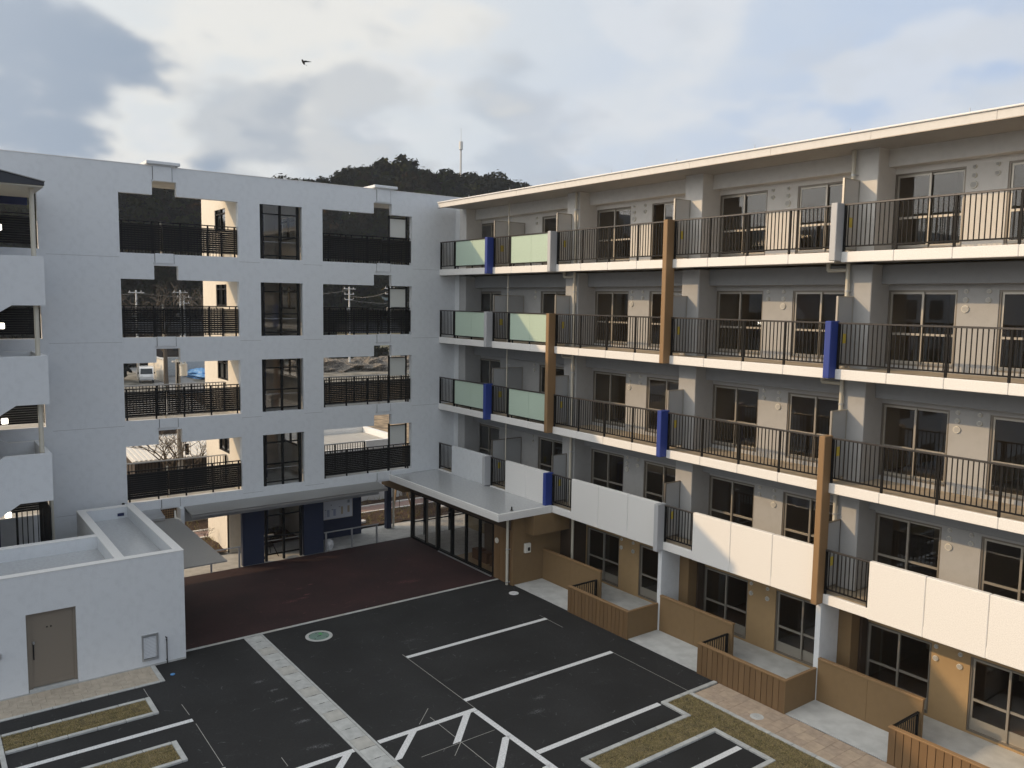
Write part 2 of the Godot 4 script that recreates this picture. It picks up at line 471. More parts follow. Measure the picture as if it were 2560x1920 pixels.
func make_vent(p: Node3D, xw: float, y: float, z: float, r: float) -> void:
	var o := part("vent", p, Vector3(xw, y, z))
	var st := sb()
	var c := Vector3(xw, y, z)
	tube(st, c, c + Vector3(-0.035, 0, 0), r, r * 0.94, 16)
	mk("vent_ring", st, M.vent, o)
	var s2 := sb()
	for k in range(-3, 4):
		var yy := r * 0.2 * k; var hw := sqrt(maxf(0.0, r * r * 0.6 - yy * yy))
		if hw > 0.01: bx(s2, xw - 0.044, xw - 0.0345, y + yy - r * 0.045, y + yy + r * 0.045, z - hw, z + hw)
	mk("vent_grille", s2, M.panel_grey, o)

func make_railing(p: Node3D, n: int, z0: float, z1: float, single: bool) -> void:
	var s: float = S[n]
	var o := part("balcony_railing", p, Vector3(0.05, s, (z0 + z1) / 2))
	pb("top_rail", o, M.rail, 0.02, 0.085, s + 1.105, s + 1.15, z0, z1, 0.006)
	pb("bottom_rail", o, M.black, 0.035, 0.07, s + 0.115, s + 0.15, z0, z1)
	var count := maxi(1, roundi((z1 - z0) / 1.36))
	for i in count + 1:
		var z := lerpf(z0 + 0.03, z1 - 0.03, float(i) / count)
		pb("rail_post", o, M.black, 0.03, 0.08, s, s + 1.105, z - 0.025, z + 0.025)
	var bars := roundi((z1 - z0) / 0.112)
	var st := sb()
	for i in range(1, bars):
		var z := lerpf(z0, z1, float(i) / bars)
		if single: pb("bar", o, M.black, 0.042, 0.062, s + 0.15, s + 1.105, z - 0.0105, z + 0.0105)
		else: bx(st, 0.042, 0.062, s + 0.15, s + 1.105, z - 0.0105, z + 0.0105)
	if not single: tag(mk("bars", st, M.black, o), "", "", "", "stuff")

func make_glass_panel(p: Node3D, n: int, z0: float, z1: float) -> void:
	var s: float = S[n]
	var o := part("glass_balustrade", p, Vector3(0.05, s, (z0 + z1) / 2))
	pb("top_rail", o, M.rail, 0.02, 0.085, s + 1.105, s + 1.15, z0, z1, 0.006)
	pb("bottom_rail", o, M.black, 0.03, 0.075, s + 0.085, s + 0.125, z0, z1)
	pb("rail_post", o, M.black, 0.03, 0.08, s, s + 1.105, z0, z0 + 0.05)
	for k in 3: pb("rail_foot", o, M.black, 0.035, 0.07, s, s + 0.085, lerpf(z0 + 0.18, z1 - 0.3, k / 2.0), lerpf(z0 + 0.18, z1 - 0.3, k / 2.0) + 0.06)
	var zm := (z0 + z1) / 2 - 0.02
	pb("glass_panel", o, M.frost, 0.045, 0.057, s + 0.125, s + 1.105, z0 + 0.05, zm - 0.004)
	pb("glass_panel", o, M.frost, 0.045, 0.057, s + 0.125, s + 1.105, zm + 0.004, z1)

func build_right_wing() -> void:
	var o := thing("apartment_wing", Vector3(2, 0, 14), "long five storey wing on the right with balconies and blue, brown and grey posts", "apartment building")
	var bays := [[0.02, 3.745], [3.915, 7.565], [7.735, 12.97], [13.14, 18.41], [18.58, 23.855], [24.025, 29.3]]
	# slabs, fascias, rooms
	for n in [2, 3, 4, 5]:
		var s: float = S[n]
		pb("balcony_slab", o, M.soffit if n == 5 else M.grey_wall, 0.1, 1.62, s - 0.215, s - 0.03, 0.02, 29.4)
		pb("balcony_floor", o, M.floor_tan, 0.1, 1.6, s - 0.03, s - 0.012, 0.02, 29.4)
		pb("floor_slab", o, M.wood_floor, 1.62, 6.4, s - 0.18, s + 0.06, 0.02, 29.4)
		pb("room_ceiling", o, M.room, 1.76, 6.3, s - 0.24, s - 0.183, 0.2, 29.3)
		for b in bays:
			var cnt := maxi(2, roundi((b[1] - b[0]) / 1.35))
			for k in cnt:
				var a := lerpf(b[0], b[1], float(k) / cnt); var c := lerpf(b[0], b[1], float(k + 1) / cnt)
				pb("fascia_panel", o, M.fascia, 0.0, 0.1, s - 0.25, s, a + (0.0 if k == 0 else 0.003), c - (0.0 if k == cnt - 1 else 0.003), 0.012)
	pb("room_ceiling", o, M.room, 1.76, 6.3, 13.83, 13.86, 0.2, 29.3)
	# posts: [index, bottom, top, material]
	for q in [[0, 11.12, 12.51, "blue"], [1, 11.12, 12.51, "grey_post"], [2, 8.29, 12.52, "brown"], [3, 11.15, 12.53, "grey_post"], [4, 11.15, 12.53, "blue"],
			[0, 8.29, 9.66, "grey_post"], [1, 5.45, 9.67, "brown"], [3, 8.30, 9.70, "blue"], [4, 8.30, 9.70, "brown"],
			[0, 5.45, 6.86, "blue"], [2, 5.46, 6.87, "blue"], [3, 2.57, 6.86, "brown"], [4, 5.46, 6.86, "grey_post"],
			[0, 2.83, 4.0, "grey_post"], [1, 2.83, 4.0, "blue"], [2, 2.54, 4.01, "grey_post"], [4, 2.54, 4.01, "blue"]]:
		var z: float = POSTS[q[0]]
		tag(pb("balcony_post", o, M[q[3]], -0.26, 0.11, q[1], q[2], z - 0.085, z + 0.085, 0.014), {"blue": "blue balcony post", "brown": "brown balcony post", "grey_post": "grey balcony post"}[q[3]])
	# columns, beams, walls
	var cols := [[0.33, 0.84], [7.34, 8.02], [12.82, 13.5], [18.27, 18.95], [23.72, 24.4]]
	for c in cols:
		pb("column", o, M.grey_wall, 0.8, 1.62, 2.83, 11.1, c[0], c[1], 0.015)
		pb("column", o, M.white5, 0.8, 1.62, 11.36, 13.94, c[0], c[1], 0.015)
	pb("corner_wall", o, M.white, 0.8, 1.62, 2.6, 13.94, 0.0, 0.33)
	var spans := [[0.84, 7.34], [8.02, 12.82], [13.5, 18.27], [18.95, 23.72], [24.4, 29.3]]
	for n in [2, 3, 4, 5]:
		var s: float = S[n]
		for c in spans:
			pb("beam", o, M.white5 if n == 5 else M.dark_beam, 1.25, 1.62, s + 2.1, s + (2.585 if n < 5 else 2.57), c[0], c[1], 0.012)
	var wins := [[0.6, 2.3], [4.92, 6.62], [8.03, 9.73], [10.70, 12.40], [13.5, 15.2], [16.18, 17.88], [18.95, 20.65], [21.56, 23.26], [24.4, 26.1], [27.1, 28.8]]
	for n in [2, 3, 4, 5]:
		var s: float = S[n]
		var holes := []
		for w in wins: holes.append([w[0], w[1], s + 0.1, s + 1.96])
		var st := sb()
		wall(st, "z", 0.33, 29.4, s - 0.2, s + 2.5, 1.6, 1.75, holes)
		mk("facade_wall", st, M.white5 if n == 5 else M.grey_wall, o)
		for i in wins.size():
			make_window(o, 1.62, wins[i][0], wins[i][1], s + 0.1, s + 1.96, 0.45 if (n == 5 and i == 3) else 0.0)
		for v in [[4.6, 1], [9.9, 2], [10.4, 1], [15.38, 1], [15.89, 2], [20.84, 2], [21.34, 1], [26.3, 1]]:
			make_vent(o, 1.6, s + 1.93, v[0], 0.05)
			make_vent(o, 1.6, s + 1.73, v[0], 0.062)
			if v[1] == 2: make_vent(o, 1.6, s + 1.52, v[0], 0.09)
		# partitions between balconies
		for z in [7.60, 13.03, 18.47, 23.92, 3.83]:
			var q := part("balcony_partition", o, Vector3(0.5, s, z))
			var xe := 1.6 if z < 4 else 0.8
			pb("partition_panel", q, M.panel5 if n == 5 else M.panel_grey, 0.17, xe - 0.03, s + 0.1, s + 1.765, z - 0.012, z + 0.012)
			var st2 := sb()
			bx(st2, 0.12, 0.17, s, s + 1.79, z - 0.025, z + 0.025)
			bx(st2, xe - 0.03, xe - 0.002, s, s + 1.79, z - 0.025, z + 0.025)
			bx(st2, 0.17, xe - 0.03, s + 1.765, s + 1.79, z - 0.025, z + 0.025)
			bx(st2, 0.17, xe - 0.03, s + 0.06, s + 0.1, z - 0.025, z + 0.025)
			mk("partition_frame", st2, M.alu if n > 2 else M.bronze, q)
			pb("partition_label", q, M.sticker, 0.42, 0.56, s + 0.62, s + 0.86, z + 0.0125, z + 0.0145)
		# downpipes
		for z in [7.93, 18.36, 3.99]:
			var q := part("downpipe", o, Vector3(0.7, s, z))
			var st3 := sb()
			var top := s + (2.6 if n < 5 else 2.52)
			var r := 0.05 if z > 5 else 0.028
			tube(st3, Vector3(0.70, s - 0.01, z), Vector3(0.70, top, z), r, r, 10)
			if n < 5 and z > 5:
				tube(st3, Vector3(0.70, top - 0.16, z - 0.55), Vector3(0.70, top - 0.16, z), 0.045, 0.045, 10)
				tube(st3, Vector3(0.70, top + 0.02, z - 0.55), Vector3(0.70, top - 0.16, z - 0.55), 0.06, 0.05, 10)
			mk("pipe", st3, M.pvc, q)
			var st4 := sb()
			tube(st4, Vector3(0.70, s + 1.9, z), Vector3(0.70, s + 1.94, z), r + 0.012, r + 0.012, 10)
			tube(st4, Vector3(0.70, s + 1.92, z), Vector3(0.80, s + 1.92, z + 0.08), 0.012, 0.012, 6)
			mk("pipe_bracket", st4, M.steel, q)
	# railings and parapets
	for n in [3, 4, 5]:
		make_railing(o, n, 0.03, 1.17, false)
		make_glass_panel(o, n, 1.18, 3.74)
		make_railing(o, n, 3.92, 4.99, false)
		make_glass_panel(o, n, 5.0, 7.56)
		make_railing(o, n, 7.74, 12.965, false)
		make_railing(o, n, 13.145, 18.405, true)
		make_railing(o, n, 18.585, 23.85, true)
		make_railing(o, n, 24.03, 29.3, false)
	for q in [[0.03, 1.11, 3.745], [3.915, 4.95, 7.565], [7.735, 8.84, 12.97], [13.14, 14.29, 18.41], [18.58, 19.77, 23.855], [24.025, 25.2, 29.3]]:
		make_railing(o, 2, q[0], q[1], false)
		var cnt := maxi(2, roundi((q[2] - q[1]) / 1.37))
		for k in cnt:
			var a := lerpf(q[1], q[2], float(k) / cnt); var c := lerpf(q[1], q[2], float(k + 1) / cnt)
			pb("parapet_panel", o, M.white if q[1] < 4 else M.fascia, -0.012, 0.13, 2.565, 3.985, a + (0.0 if k == 0 else 0.004), c - (0.0 if k == cnt - 1 else 0.004), 0.014)  # first bay gets a bluer white: its shade is put into the colour
	# roof and eave
	var r := part("roof", o, Vector3(2, 13.9, 14))
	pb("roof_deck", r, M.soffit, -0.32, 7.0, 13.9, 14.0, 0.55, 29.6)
	for k in 11:
		var a := 0.5 + k * 2.7
		pb("eave_panel", r, M.white5, -0.38, -0.32, 13.87, 14.055, a + 0.004, a + 2.696)
	pb("eave_drip", r, M.bronze, -0.395, -0.3, 13.85, 13.868, 0.5, 29.6)
	pb("gutter_edge", r, M.fascia, -0.42, -0.2, 14.057, 14.10, 0.5, 29.6, 0.01)
	var st5 := sb()
	quad(st5, Vector3(-0.36, 14.10, 29.6), Vector3(3.5, 14.42, 29.6), Vector3(3.5, 14.42, 0.5), Vector3(-0.36, 14.10, 0.5))
	quad(st5, Vector3(3.5, 14.42, 29.6), Vector3(7.0, 14.1, 29.6), Vector3(7.0, 14.1, 0.5), Vector3(3.5, 14.42, 0.5))
	tri(st5, Vector3(-0.36, 14.10, 0.5), Vector3(3.5, 14.42, 0.5), Vector3(7.0, 14.1, 0.5))
	quad(st5, Vector3(-0.36, 14.0, 0.5), Vector3(-0.36, 14.1, 0.5), Vector3(7, 14.1, 0.5), Vector3(7, 14.0, 0.5))
	mk("roof_sheet", st5, M.sheet, r)
	for k in 9:
		var st6 := sb()
		tube(st6, Vector3(-0.25, 14.09, 2.6 + 2.7 * k), Vector3(-0.25, 14.22, 2.6 + 2.7 * k), 0.012, 0.008, 6)
		mk("lightning_rod", st6, M.steel, r)
	# rooms behind the windows
	for n in [1, 2, 3, 4, 5]:
		var s: float = S[n]
		var z0 := 7.35 if n == 1 else 0.2
		pb("interior_wall", o, M.room, 5.4, 5.5, s + 0.06, s + 2.55, z0, 29.3)
		for z in [4.0, 7.68, 10.2, 13.16, 15.7, 18.6, 21.1, 24.06, 26.6, 29.2]:
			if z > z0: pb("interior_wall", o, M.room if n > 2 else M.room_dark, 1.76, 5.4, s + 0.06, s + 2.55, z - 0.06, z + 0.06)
		for z in [8.9, 14.3, 19.8]:
			pb("interior_door", o, M.wood_floor, 5.34, 5.395, s + 0.07, s + 2.0, z, z + 0.8)
	pb("rear_wall", o, M.white, 6.4, 6.6, 0.0, 13.9, 0.0, 29.4)
	pb("end_wall", o, M.white, 1.62, 6.4, 0.0, 13.9, 29.3, 29.4)
	pb("end_wall", o, M.white, 1.62, 6.6, 2.6, 13.9, -0.18, 0.02)
	# ground floor
	var hs := []
	for w in wins:
		if w[0] > 7: hs.append([w[0], w[1], 0.08, 1.9])
	var st7 := sb()
	wall(st7, "z", 7.28, 29.4, 0.0, 2.6, 1.5, 1.66, hs)
	mk("ground_floor_wall", st7, M.tan_wall, o)
	pb("floor_slab", o, M.wood_floor, 1.66, 6.4, 0.0, 0.07, 7.3, 29.3)
	for w in wins:
		if w[0] > 7: make_window(o, 1.52, w[0], w[1], 0.08, 1.9, 0.0, true)
	for v in [9.85, 10.42, 15.33, 15.9, 20.76, 21.33]:
		make_vent(o, 1.5, 1.855, v, 0.055)
		make_vent(o, 1.5, 1.56, v, 0.07)
	for z in [13.055, 18.495, 23.94]:
		pb("unit_divider_wall", o, M.white, -0.02, 0.82, 0.0, 2.56, z - 0.075, z + 0.075, 0.012)
		pb("ground_floor_column", o, M.brown_wall, 0.82, 1.5, 0.0, 2.58, z - 0.25, z + 0.43, 0.012)
		pb("ground_floor_pier", o, M.dark_brown, 1.2, 1.5, 0.0, 2.58, z + 0.43, z + 0.5, 0.01)
	pb("ground_floor_column", o, M.dark_brown, 0.8, 1.5, 0.0, 2.58, 7.34, 8.0, 0.012)
	var q2 := part("downpipe", o, Vector3(0.6, 0, 8.2))
	var st8 := sb()
	tube(st8, Vector3(0.72, 0.0, 8.12), Vector3(0.72, 2.6, 8.12), 0.05, 0.05, 10)
	mk("pipe", st8, M.pvc, q2)

# ------------------------------------------------------------------ entrance hall with its flat roof
func build_hall() -> void:
	var o := thing("entrance_hall", Vector3(-0.6, 0, 3.6), "entrance hall with dark glass front under flat white roof in the courtyard corner", "entrance hall")
	pb("canopy_slab", o, M.fascia, -2.38, -0.015, 2.57, 2.775, 0.012, 7.82, 0.01)
	pb("canopy_top", o, M.roof_coat, -2.28, -0.016, 2.775, 2.785, 0.013, 7.72)
	pb("canopy_rim", o, M.fascia, -2.38, -2.28, 2.7755, 2.83, 0.012, 7.82, 0.012)
	pb("canopy_rim", o, M.fascia, -2.279, -0.017, 2.7755, 2.83, 7.72, 7.818, 0.012)
	pb("roof_step", o, M.roof_coat, -2.24, -1.5, 2.7855, 2.80, 7.28, 7.71)
	var st := sb()
	tube(st, Vector3(-1.56, 2.785, 7.48), Vector3(-1.56, 2.81, 7.48), 0.07, 0.06, 12)
	tube(st, Vector3(-1.56, 2.81, 7.48), Vector3(-1.56, 2.93, 7.48), 0.03, 0.025, 10)
	mk("roof_drain", st, M.black, o)
	# glass front
	var f := part("glass_front", o, Vector3(-1.34, 0, 3.1))
	for z in [0.07, 1.27, 2.2, 3.24, 4.27, 5.2, 6.1]:
		var wd := 0.2 if z < 0.1 else (0.13 if absf(z - 2.2) < 0.2 or absf(z - 3.24) < 0.1 else 0.07)
		pb("mullion", f, M.black, -1.39, -1.28, 0.0, 2.0, z, z + wd)
	pb("door_leaf_stile", f, M.bronze, -1.37, -1.31, 0.05, 1.98, 1.36, 1.41)
	pb("door_leaf_stile", f, M.bronze, -1.37, -1.31, 0.05, 1.98, 2.08, 2.13)
	pb("transom", f, M.black, -1.40, -1.27, 1.95, 2.0, 0.07, 6.17)
	pb("sill", f, M.black, -1.40, -1.27, 0.0, 0.09, 0.27, 6.1)
	pb("threshold", f, M.steel, -1.46, -1.40, 0.0, 0.03, 2.4, 6.1)
	for q in [[0.27, 1.27], [1.41, 2.08], [2.33, 3.24], [3.37, 4.27], [4.34, 5.2], [5.27, 6.1]]:
		pb("pane", f, M.pane, -1.345, -1.335, 0.09, 1.95, q[0], q[1])
	pb("header", o, M.dark_brown, -1.42, -1.22, 2.0, 2.575, 0.05, 7.2)
	# north glass screen, open to the garden side
	var g := part("garden_screen", o, Vector3(0.2, 0, 0))
	for x in [-0.72, 0.55, 1.5]: pb("mullion", g, M.black, x, x + 0.08, 0.0, 2.0, 0.0, 0.08)
	pb("mid_rail", g, M.black, -1.2, 1.5, 0.62, 0.66, 0.01, 0.07)
	pb("transom", g, M.black, -1.2, 2.9, 1.95, 2.57, 0.0, 0.08)
	pb("pane", g, M.pane, -1.2, 1.5, 0.05, 1.95, 0.035, 0.043)
	pb("hall_floor", o, M.concrete_light, -1.27, 4.9, -0.02, 0.02, 0.08, 3.3)
	pb("hall_floor", o, M.hall_floor, -1.27, 4.9, -0.02, 0.022, 3.3, 7.2)
	pb("hall_wall", o, M.room, 1.5, 1.6, 0.02, 2.57, 0.0, 1.4)
	pb("hall_wall", o, M.room, 4.9, 5.0, 0.02, 2.57, 0.0, 7.2)
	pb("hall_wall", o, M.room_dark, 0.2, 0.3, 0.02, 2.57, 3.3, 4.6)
	pb("hall_ceiling", o, M.room, -1.2, 4.9, 2.53, 2.56, 0.1, 7.2)
	for k in 4: pb("bench", o, M.wood_floor, -0.8, -0.4, 0.02 + 0.0, 0.42, 3.9 + 0.6 * k, 4.3 + 0.6 * k, 0.01)
	# boarded corner with meter box, vents and pipe
	var b := part("boarded_wall", o, Vector3(-1.35, 0, 6.7))
	for k in 6:
		var z := 6.17 + k * 0.185
		pb("board", b, M.board_a if k % 2 else M.board_b, -1.37 - 0.003 * (k % 2), -1.30, 0.0, 2.57, z + 0.004, z + 0.181)
	pb("backing", b, M.dark_brown, -1.30, -1.2, 0.0, 2.57, 6.17, 7.27)
	pb("side_wall", o, M.brown_wall, -1.37, 1.5, 0.0, 2.57, 7.28, 7.34)
	pb("soffit_beam", o, M.brown_wall, -0.85, 1.5, 1.86, 2.565, 7.34, 7.84)
	pb("meter_box", o, M.vent, -0.9, -0.64, 1.13, 1.47, 7.34, 7.45, 0.015)
	pb("meter_window", o, M.black, -0.79, -0.69, 1.2, 1.33, 7.4505, 7.455)
	make_disc_vent(o, Vector3(-0.36, 1.82, 7.34), 0.07)
	var st2 := sb()
	tube(st2, Vector3(-1.37, 1.42, 6.36), Vector3(-1.40, 1.42, 6.36), 0.11, 0.10, 16)
	mk("round_lamp_cover", st2, M.vent, o)
	var p := part("downpipe", o, Vector3(-1.45, 0, 7.12))
	var st3 := sb()
	tube(st3, Vector3(-1.46, 0.0, 7.12), Vector3(-1.46, 2.57, 7.12), 0.05, 0.05, 12)
	tube(st3, Vector3(-1.46, 1.14, 7.12), Vector3(-1.46, 1.24, 7.12), 0.058, 0.058, 12)
	mk("pipe", st3, M.pvc, p)
	for y in [0.1, 1.3, 2.45]:
		var st4 := sb()
		tube(st4, Vector3(-1.46, y, 7.12), Vector3(-1.34, y, 7.2), 0.014, 0.014, 6)
		tube(st4, Vector3(-1.46, y - 0.02, 7.12), Vector3(-1.46, y + 0.02, 7.12), 0.062, 0.062, 12)
		mk("pipe_bracket", st4, M.steel, p)
	# corner column and its brown head
	pb("entrance_column", o, M.slate_blue, -1.62, -1.38, 0.0, 1.97, -1.86, -1.62, 0.01)
	pb("column_head", o, M.brown_wall, -1.7, -1.3, 1.97, 2.6, -1.95, 0.0)
	var st5 := sb()
	tube(st5, Vector3(-1.33, 0.0, -1.55), Vector3(-1.33, 2.0, -1.55), 0.045, 0.045, 10)
	mk("column_pipe", st5, M.pvc, o)

func make_disc_vent(p: Node3D, c: Vector3, r: float) -> void:
	var st := sb()
	tube(st, c, c + Vector3(0, 0, 0.03), r, r * 0.92, 16)
	tube(st, c + Vector3(0, 0, 0.03), c + Vector3(0, 0, 0.045), r * 0.5, r * 0.45, 12)
	mk("vent", st, M.vent, p)

# ------------------------------------------------------------------ gallery wing at the back
func make_louver(p: Node3D, n: int, x0: float, x1: float, split: float, top_gap: bool) -> void:
	var s: float = S[n]
	var o := part("louvre_railing", p, Vector3((x0 + x1) / 2, s, -0.12))
	var z := -0.13
	pb("top_rail", o, M.black, x0 + 0.02, x1 - 0.02, s + 1.19, s + 1.225, z - 0.03, z + 0.01)
	pb("panel_frame", o, M.black, x0 + 0.02, x1 - 0.01, s + 1.085, s + 1.12, z - 0.012, z + 0.03)
	pb("panel_frame", o, M.black, x0 + 0.04, x1 - 0.01, s + 0.235, s + 0.26, z - 0.012, z + 0.03)
	var cnt := maxi(2, roundi((x1 - x0) / 0.98))
	for i in cnt + 1:
		var x := lerpf(x0 + 0.1, x1 - 0.08, float(i) / cnt)
		pb("rail_post", o, M.black, x - 0.025, x + 0.025, s + 0.13, s + 1.2, z - 0.07, z - 0.02)
	for i in cnt * 2:
		var x := lerpf(x0 + 0.1, x1 - 0.08, (i + 0.5) / (cnt * 2))
		pb("rail_spacer", o, M.black, x - 0.012, x + 0.012, s + 1.12, s + 1.19, z - 0.03, z)
	for k in 11:
		var y := s + 0.265 + 0.0745 * k
		for h in [[x0 + 0.03, split - 0.022], [split + 0.022, x1 - 0.012]]:
			pb("slat", o, M.black, h[0], h[1], y, y + 0.0675, z - 0.011, z + 0.011)
	for x in [x0 + 0.015, split - 0.035, split + 0.013, x1 - 0.027]:
		pb("panel_stile", o, M.black, x, x + 0.022, s + 0.23, s + 1.12, z - 0.014, z + 0.032)

func make_hall_window(p: Node3D, n: int) -> void:
	# the black framed screen in the middle column of openings
	var s: float = S[n]
	var b := 0.0 if n == 1 else s + 0.13
	var t := 2.05 if n == 1 else s + 2.11
	var o := part("window_screen", p, Vector3(-6.87, b, -0.12))
	for q in [[-7.62, 0.09], [-6.92, 0.075], [-6.24, 0.09]]:
		pb("mullion", o, M.black, q[0], q[0] + q[1], b, t, -0.17, -0.08)
	for y in [s + 1.755, s + 0.93, s + 0.24]:
		pb("transom", o, M.black, -7.53, -6.92, y, y + 0.045, -0.16, -0.09)
		pb("transom", o, M.black, -6.845, -6.24, y, y + 0.045, -0.16, -0.09)
	var top := minf(t, s + 2.1)
	pb("pane", o, M.pane, -7.53, -6.92, s + 0.285, top, -0.128, -0.122)
	pb("pane", o, M.pane, -6.845, -6.24, s + 0.285, top, -0.128, -0.122)
	var st := sb()
	tube(st, Vector3(-7.62, s + 0.77, -0.2), Vector3(-6.16, s + 0.77, -0.2), 0.018, 0.018, 8)
	mk("handrail", st, M.steel, o)

func build_back_wing() -> void:
	var o := thing("gallery_wing", Vector3(-9, 0, -2), "white five storey gallery wing across the back with square see-through openings and black louvred railings", "apartment building")
	var holes := [[-12.43, -10.65, 0.0, 2.6], [-10.65, -2.84, 0.0, 2.05], [-2.84, 1.5, 0.0, 2.57]]
	for n in [2, 3, 4, 5]:
		var s: float = S[n]
		var b := s + 0.13; var t := s + 2.11
		holes.append([-12.43, -8.48, b, t]); holes.append([-7.68, -6.06, b, t]); holes.append([-5.24, -1.31, b, t])
		holes.append([-11.37, -10.58, t - 0.01, s + 2.585]); holes.append([-3.06, -2.26, t - 0.01, s + 2.54])
		holes.append([-18.2, -14.79, b, t])
	var st := sb()
	wall(st, "x", -30.0, 1.62, 0.0, 14.43, -0.22, 0.0, holes)
	mk("facade_wall", st, M.white, o)
	pb("parapet_cap", o, M.fascia, -30, 1.62, 14.4302, 14.455, -0.24, 0.012)
	pb("lintel", o, M.panel_grey, -10.65, -2.84, 2.052, 2.56, -0.2, 0.004)
	# sealed joints in the render coat
	for n in [2, 3, 4, 5]:
		var y: float = S[n] - 0.03
		for q in [[-14.6, -12.45], [-8.46, -7.7], [-6.04, -5.26], [-1.29, -0.02]]:
			pb("sealant_joint", o, M.panel_grey, q[0], q[1], y, y + 0.012, -0.01, 0.0025)
	# expansion joint covers above each notch
	for n in [2, 3, 4, 5, 6]:
		var y1: float = 14.455 if n == 6 else S[n] + 0.15
		var y0: float = 13.95 if n == 6 else S[n] - 0.19
		for q in [[-11.33, -10.72], [-2.92, -2.32]]:
			pb("joint_cover", o, M.white, q[0], q[1], y0, y1, 0.0, 0.028, 0.006)
			pb("joint_gap", o, M.black, q[0] - 0.016, q[0] - 0.001, y0, y1 - 0.02, 0.0, 0.006)
			pb("joint_gap", o, M.black, q[1] + 0.001, q[1] + 0.016, y0, y1 - 0.02, 0.0, 0.006)
			pb("joint_bracket", o, M.steel, q[0] - 0.06, q[0] + 0.0, y0 - 0.03, y0 + 0.03, 0.0, 0.02)
	for q in [[-11.55, -10.46], [-3.07, -2.05]]:
		pb("roof_joint_hood", o, M.white, q[0], q[1], 14.49, 14.60, -2.6, 0.13, 0.015)
		pb("hood_kerb", o, M.white, q[0] + 0.15, q[1] - 0.15, 14.456, 14.4895, -2.5, 0.05)
	# gallery floors, roof, far railings
	for n in [2, 3, 4, 5]:
		var s: float = S[n]
		pb("gallery_floor", o, M.concrete_light, -30, -8.42, s - 0.2, s, -2.1, -0.222)
		pb("gallery_floor", o, M.concrete_light, -8.42, -5.2, s - 0.2, s, -4.65, -0.222)
		pb("gallery_floor", o, M.concrete_light, -5.2, 1.62, s - 0.2, s, -2.1, -0.222)
		for q in [[-14.6, -8.44], [-5.28, (-2.47 if n == 2 else 1.6)]]:
			var r := part("gallery_railing", o, Vector3((q[0] + q[1]) / 2, s, -2.0))
			pb("top_rail", r, M.steel if n < 4 else M.rail, q[0], q[1], s + 1.11, s + 1.15, -2.035, -1.97)
			pb("bottom_rail", r, M.black, q[0], q[1], s + 0.1, s + 0.13, -2.02, -1.98)
			var cnt := roundi((q[1] - q[0]) / 1.25)
			for i in cnt + 1:
				var x := lerpf(q[0] + 0.03, q[1] - 0.03, float(i) / cnt)
				pb("rail_post", r, M.black, x - 0.03, x + 0.03, s, s + 1.11, -2.03, -1.97)
			var bars := roundi((q[1] - q[0]) / 0.115)
			var sv := sb()
			for i in range(1, bars):
				var x := lerpf(q[0], q[1], float(i) / bars)
				bx(sv, x - 0.011, x + 0.011, s + 0.13, s + 1.11, -2.011, -1.989)
			tag(mk("bars", sv, M.black, r), "", "", "", "stuff")
		make_louver(o, n, -12.43, -8.48, -11.05, true)
		make_louver(o, n, -5.24, -1.31, -2.68, true)
		make_hall_window(o, n)
		# frosted wind screen in the right opening
		var w := part("wind_screen", o, Vector3(-1.84, s, -0.25))
		for x in [-2.27, -1.47]: pb("screen_post", w, M.black, x, x + 0.06, s + 0.13, s + 2.1, -0.30, -0.24)
		for y in [s + 1.17, s + 1.99]: pb("screen_rail", w, M.black, -2.21, -1.47, y, y + 0.035, -0.29, -0.25)
		pb("frosted_pane", w, M.milk, -2.20, -1.48, s + 1.25, s + 1.985, -0.274, -0.266)
		var sp := sb()
		tube(sp, Vector3(-11.05, s, -0.3), Vector3(-11.05, s + 1.25, -0.3), 0.03, 0.03, 8)
		tube(sp, Vector3(-2.68, s, -0.3), Vector3(-2.68, s + 1.1, -0.3), 0.02, 0.02, 8)
		mk("drain_pipe", sp, M.pvc, o)
	pb("roof_slab", o, M.concrete_light, -30, 1.62, 13.96, 14.2, -2.0, -0.222)
	pb("roof_slab", o, M.concrete_light, -8.42, -5.2, 13.96, 14.2, -4.65, -2.0)
	# lift hall block
	var hw := []
	for n in [2, 3, 4, 5]: hw.append([-2.92, -1.63, S[n] + 1.2, S[n] + 2.03])
	var sl := sb()
	wall(sl, "z", -4.65, -0.222, 2.05, 13.96, -8.42, -8.27, hw)
	mk("lift_hall_wall", sl, M.cream, o)
	var sl2 := sb()
	wall(sl2, "z", -4.65, -1.85, 0.0, 2.05, -8.42, -8.27, [])
	mk("lift_hall_wall", sl2, M.cream, o)
	var sr := sb()
	var hr := []
	for n in [2, 3, 4, 5]: hr.append([-4.2, -2.5, S[n] + 1.1, S[n] + 2.03])
	wall(sr, "z", -4.65, -2.1, 0.0, 13.96, -5.35, -5.2, hr)
	mk("lift_hall_wall", sr, M.cream, o)
	pb("lift_hall_back_wall", o, M.cream, -8.27, -5.35, 0.0, 13.96, -4.8, -4.65)
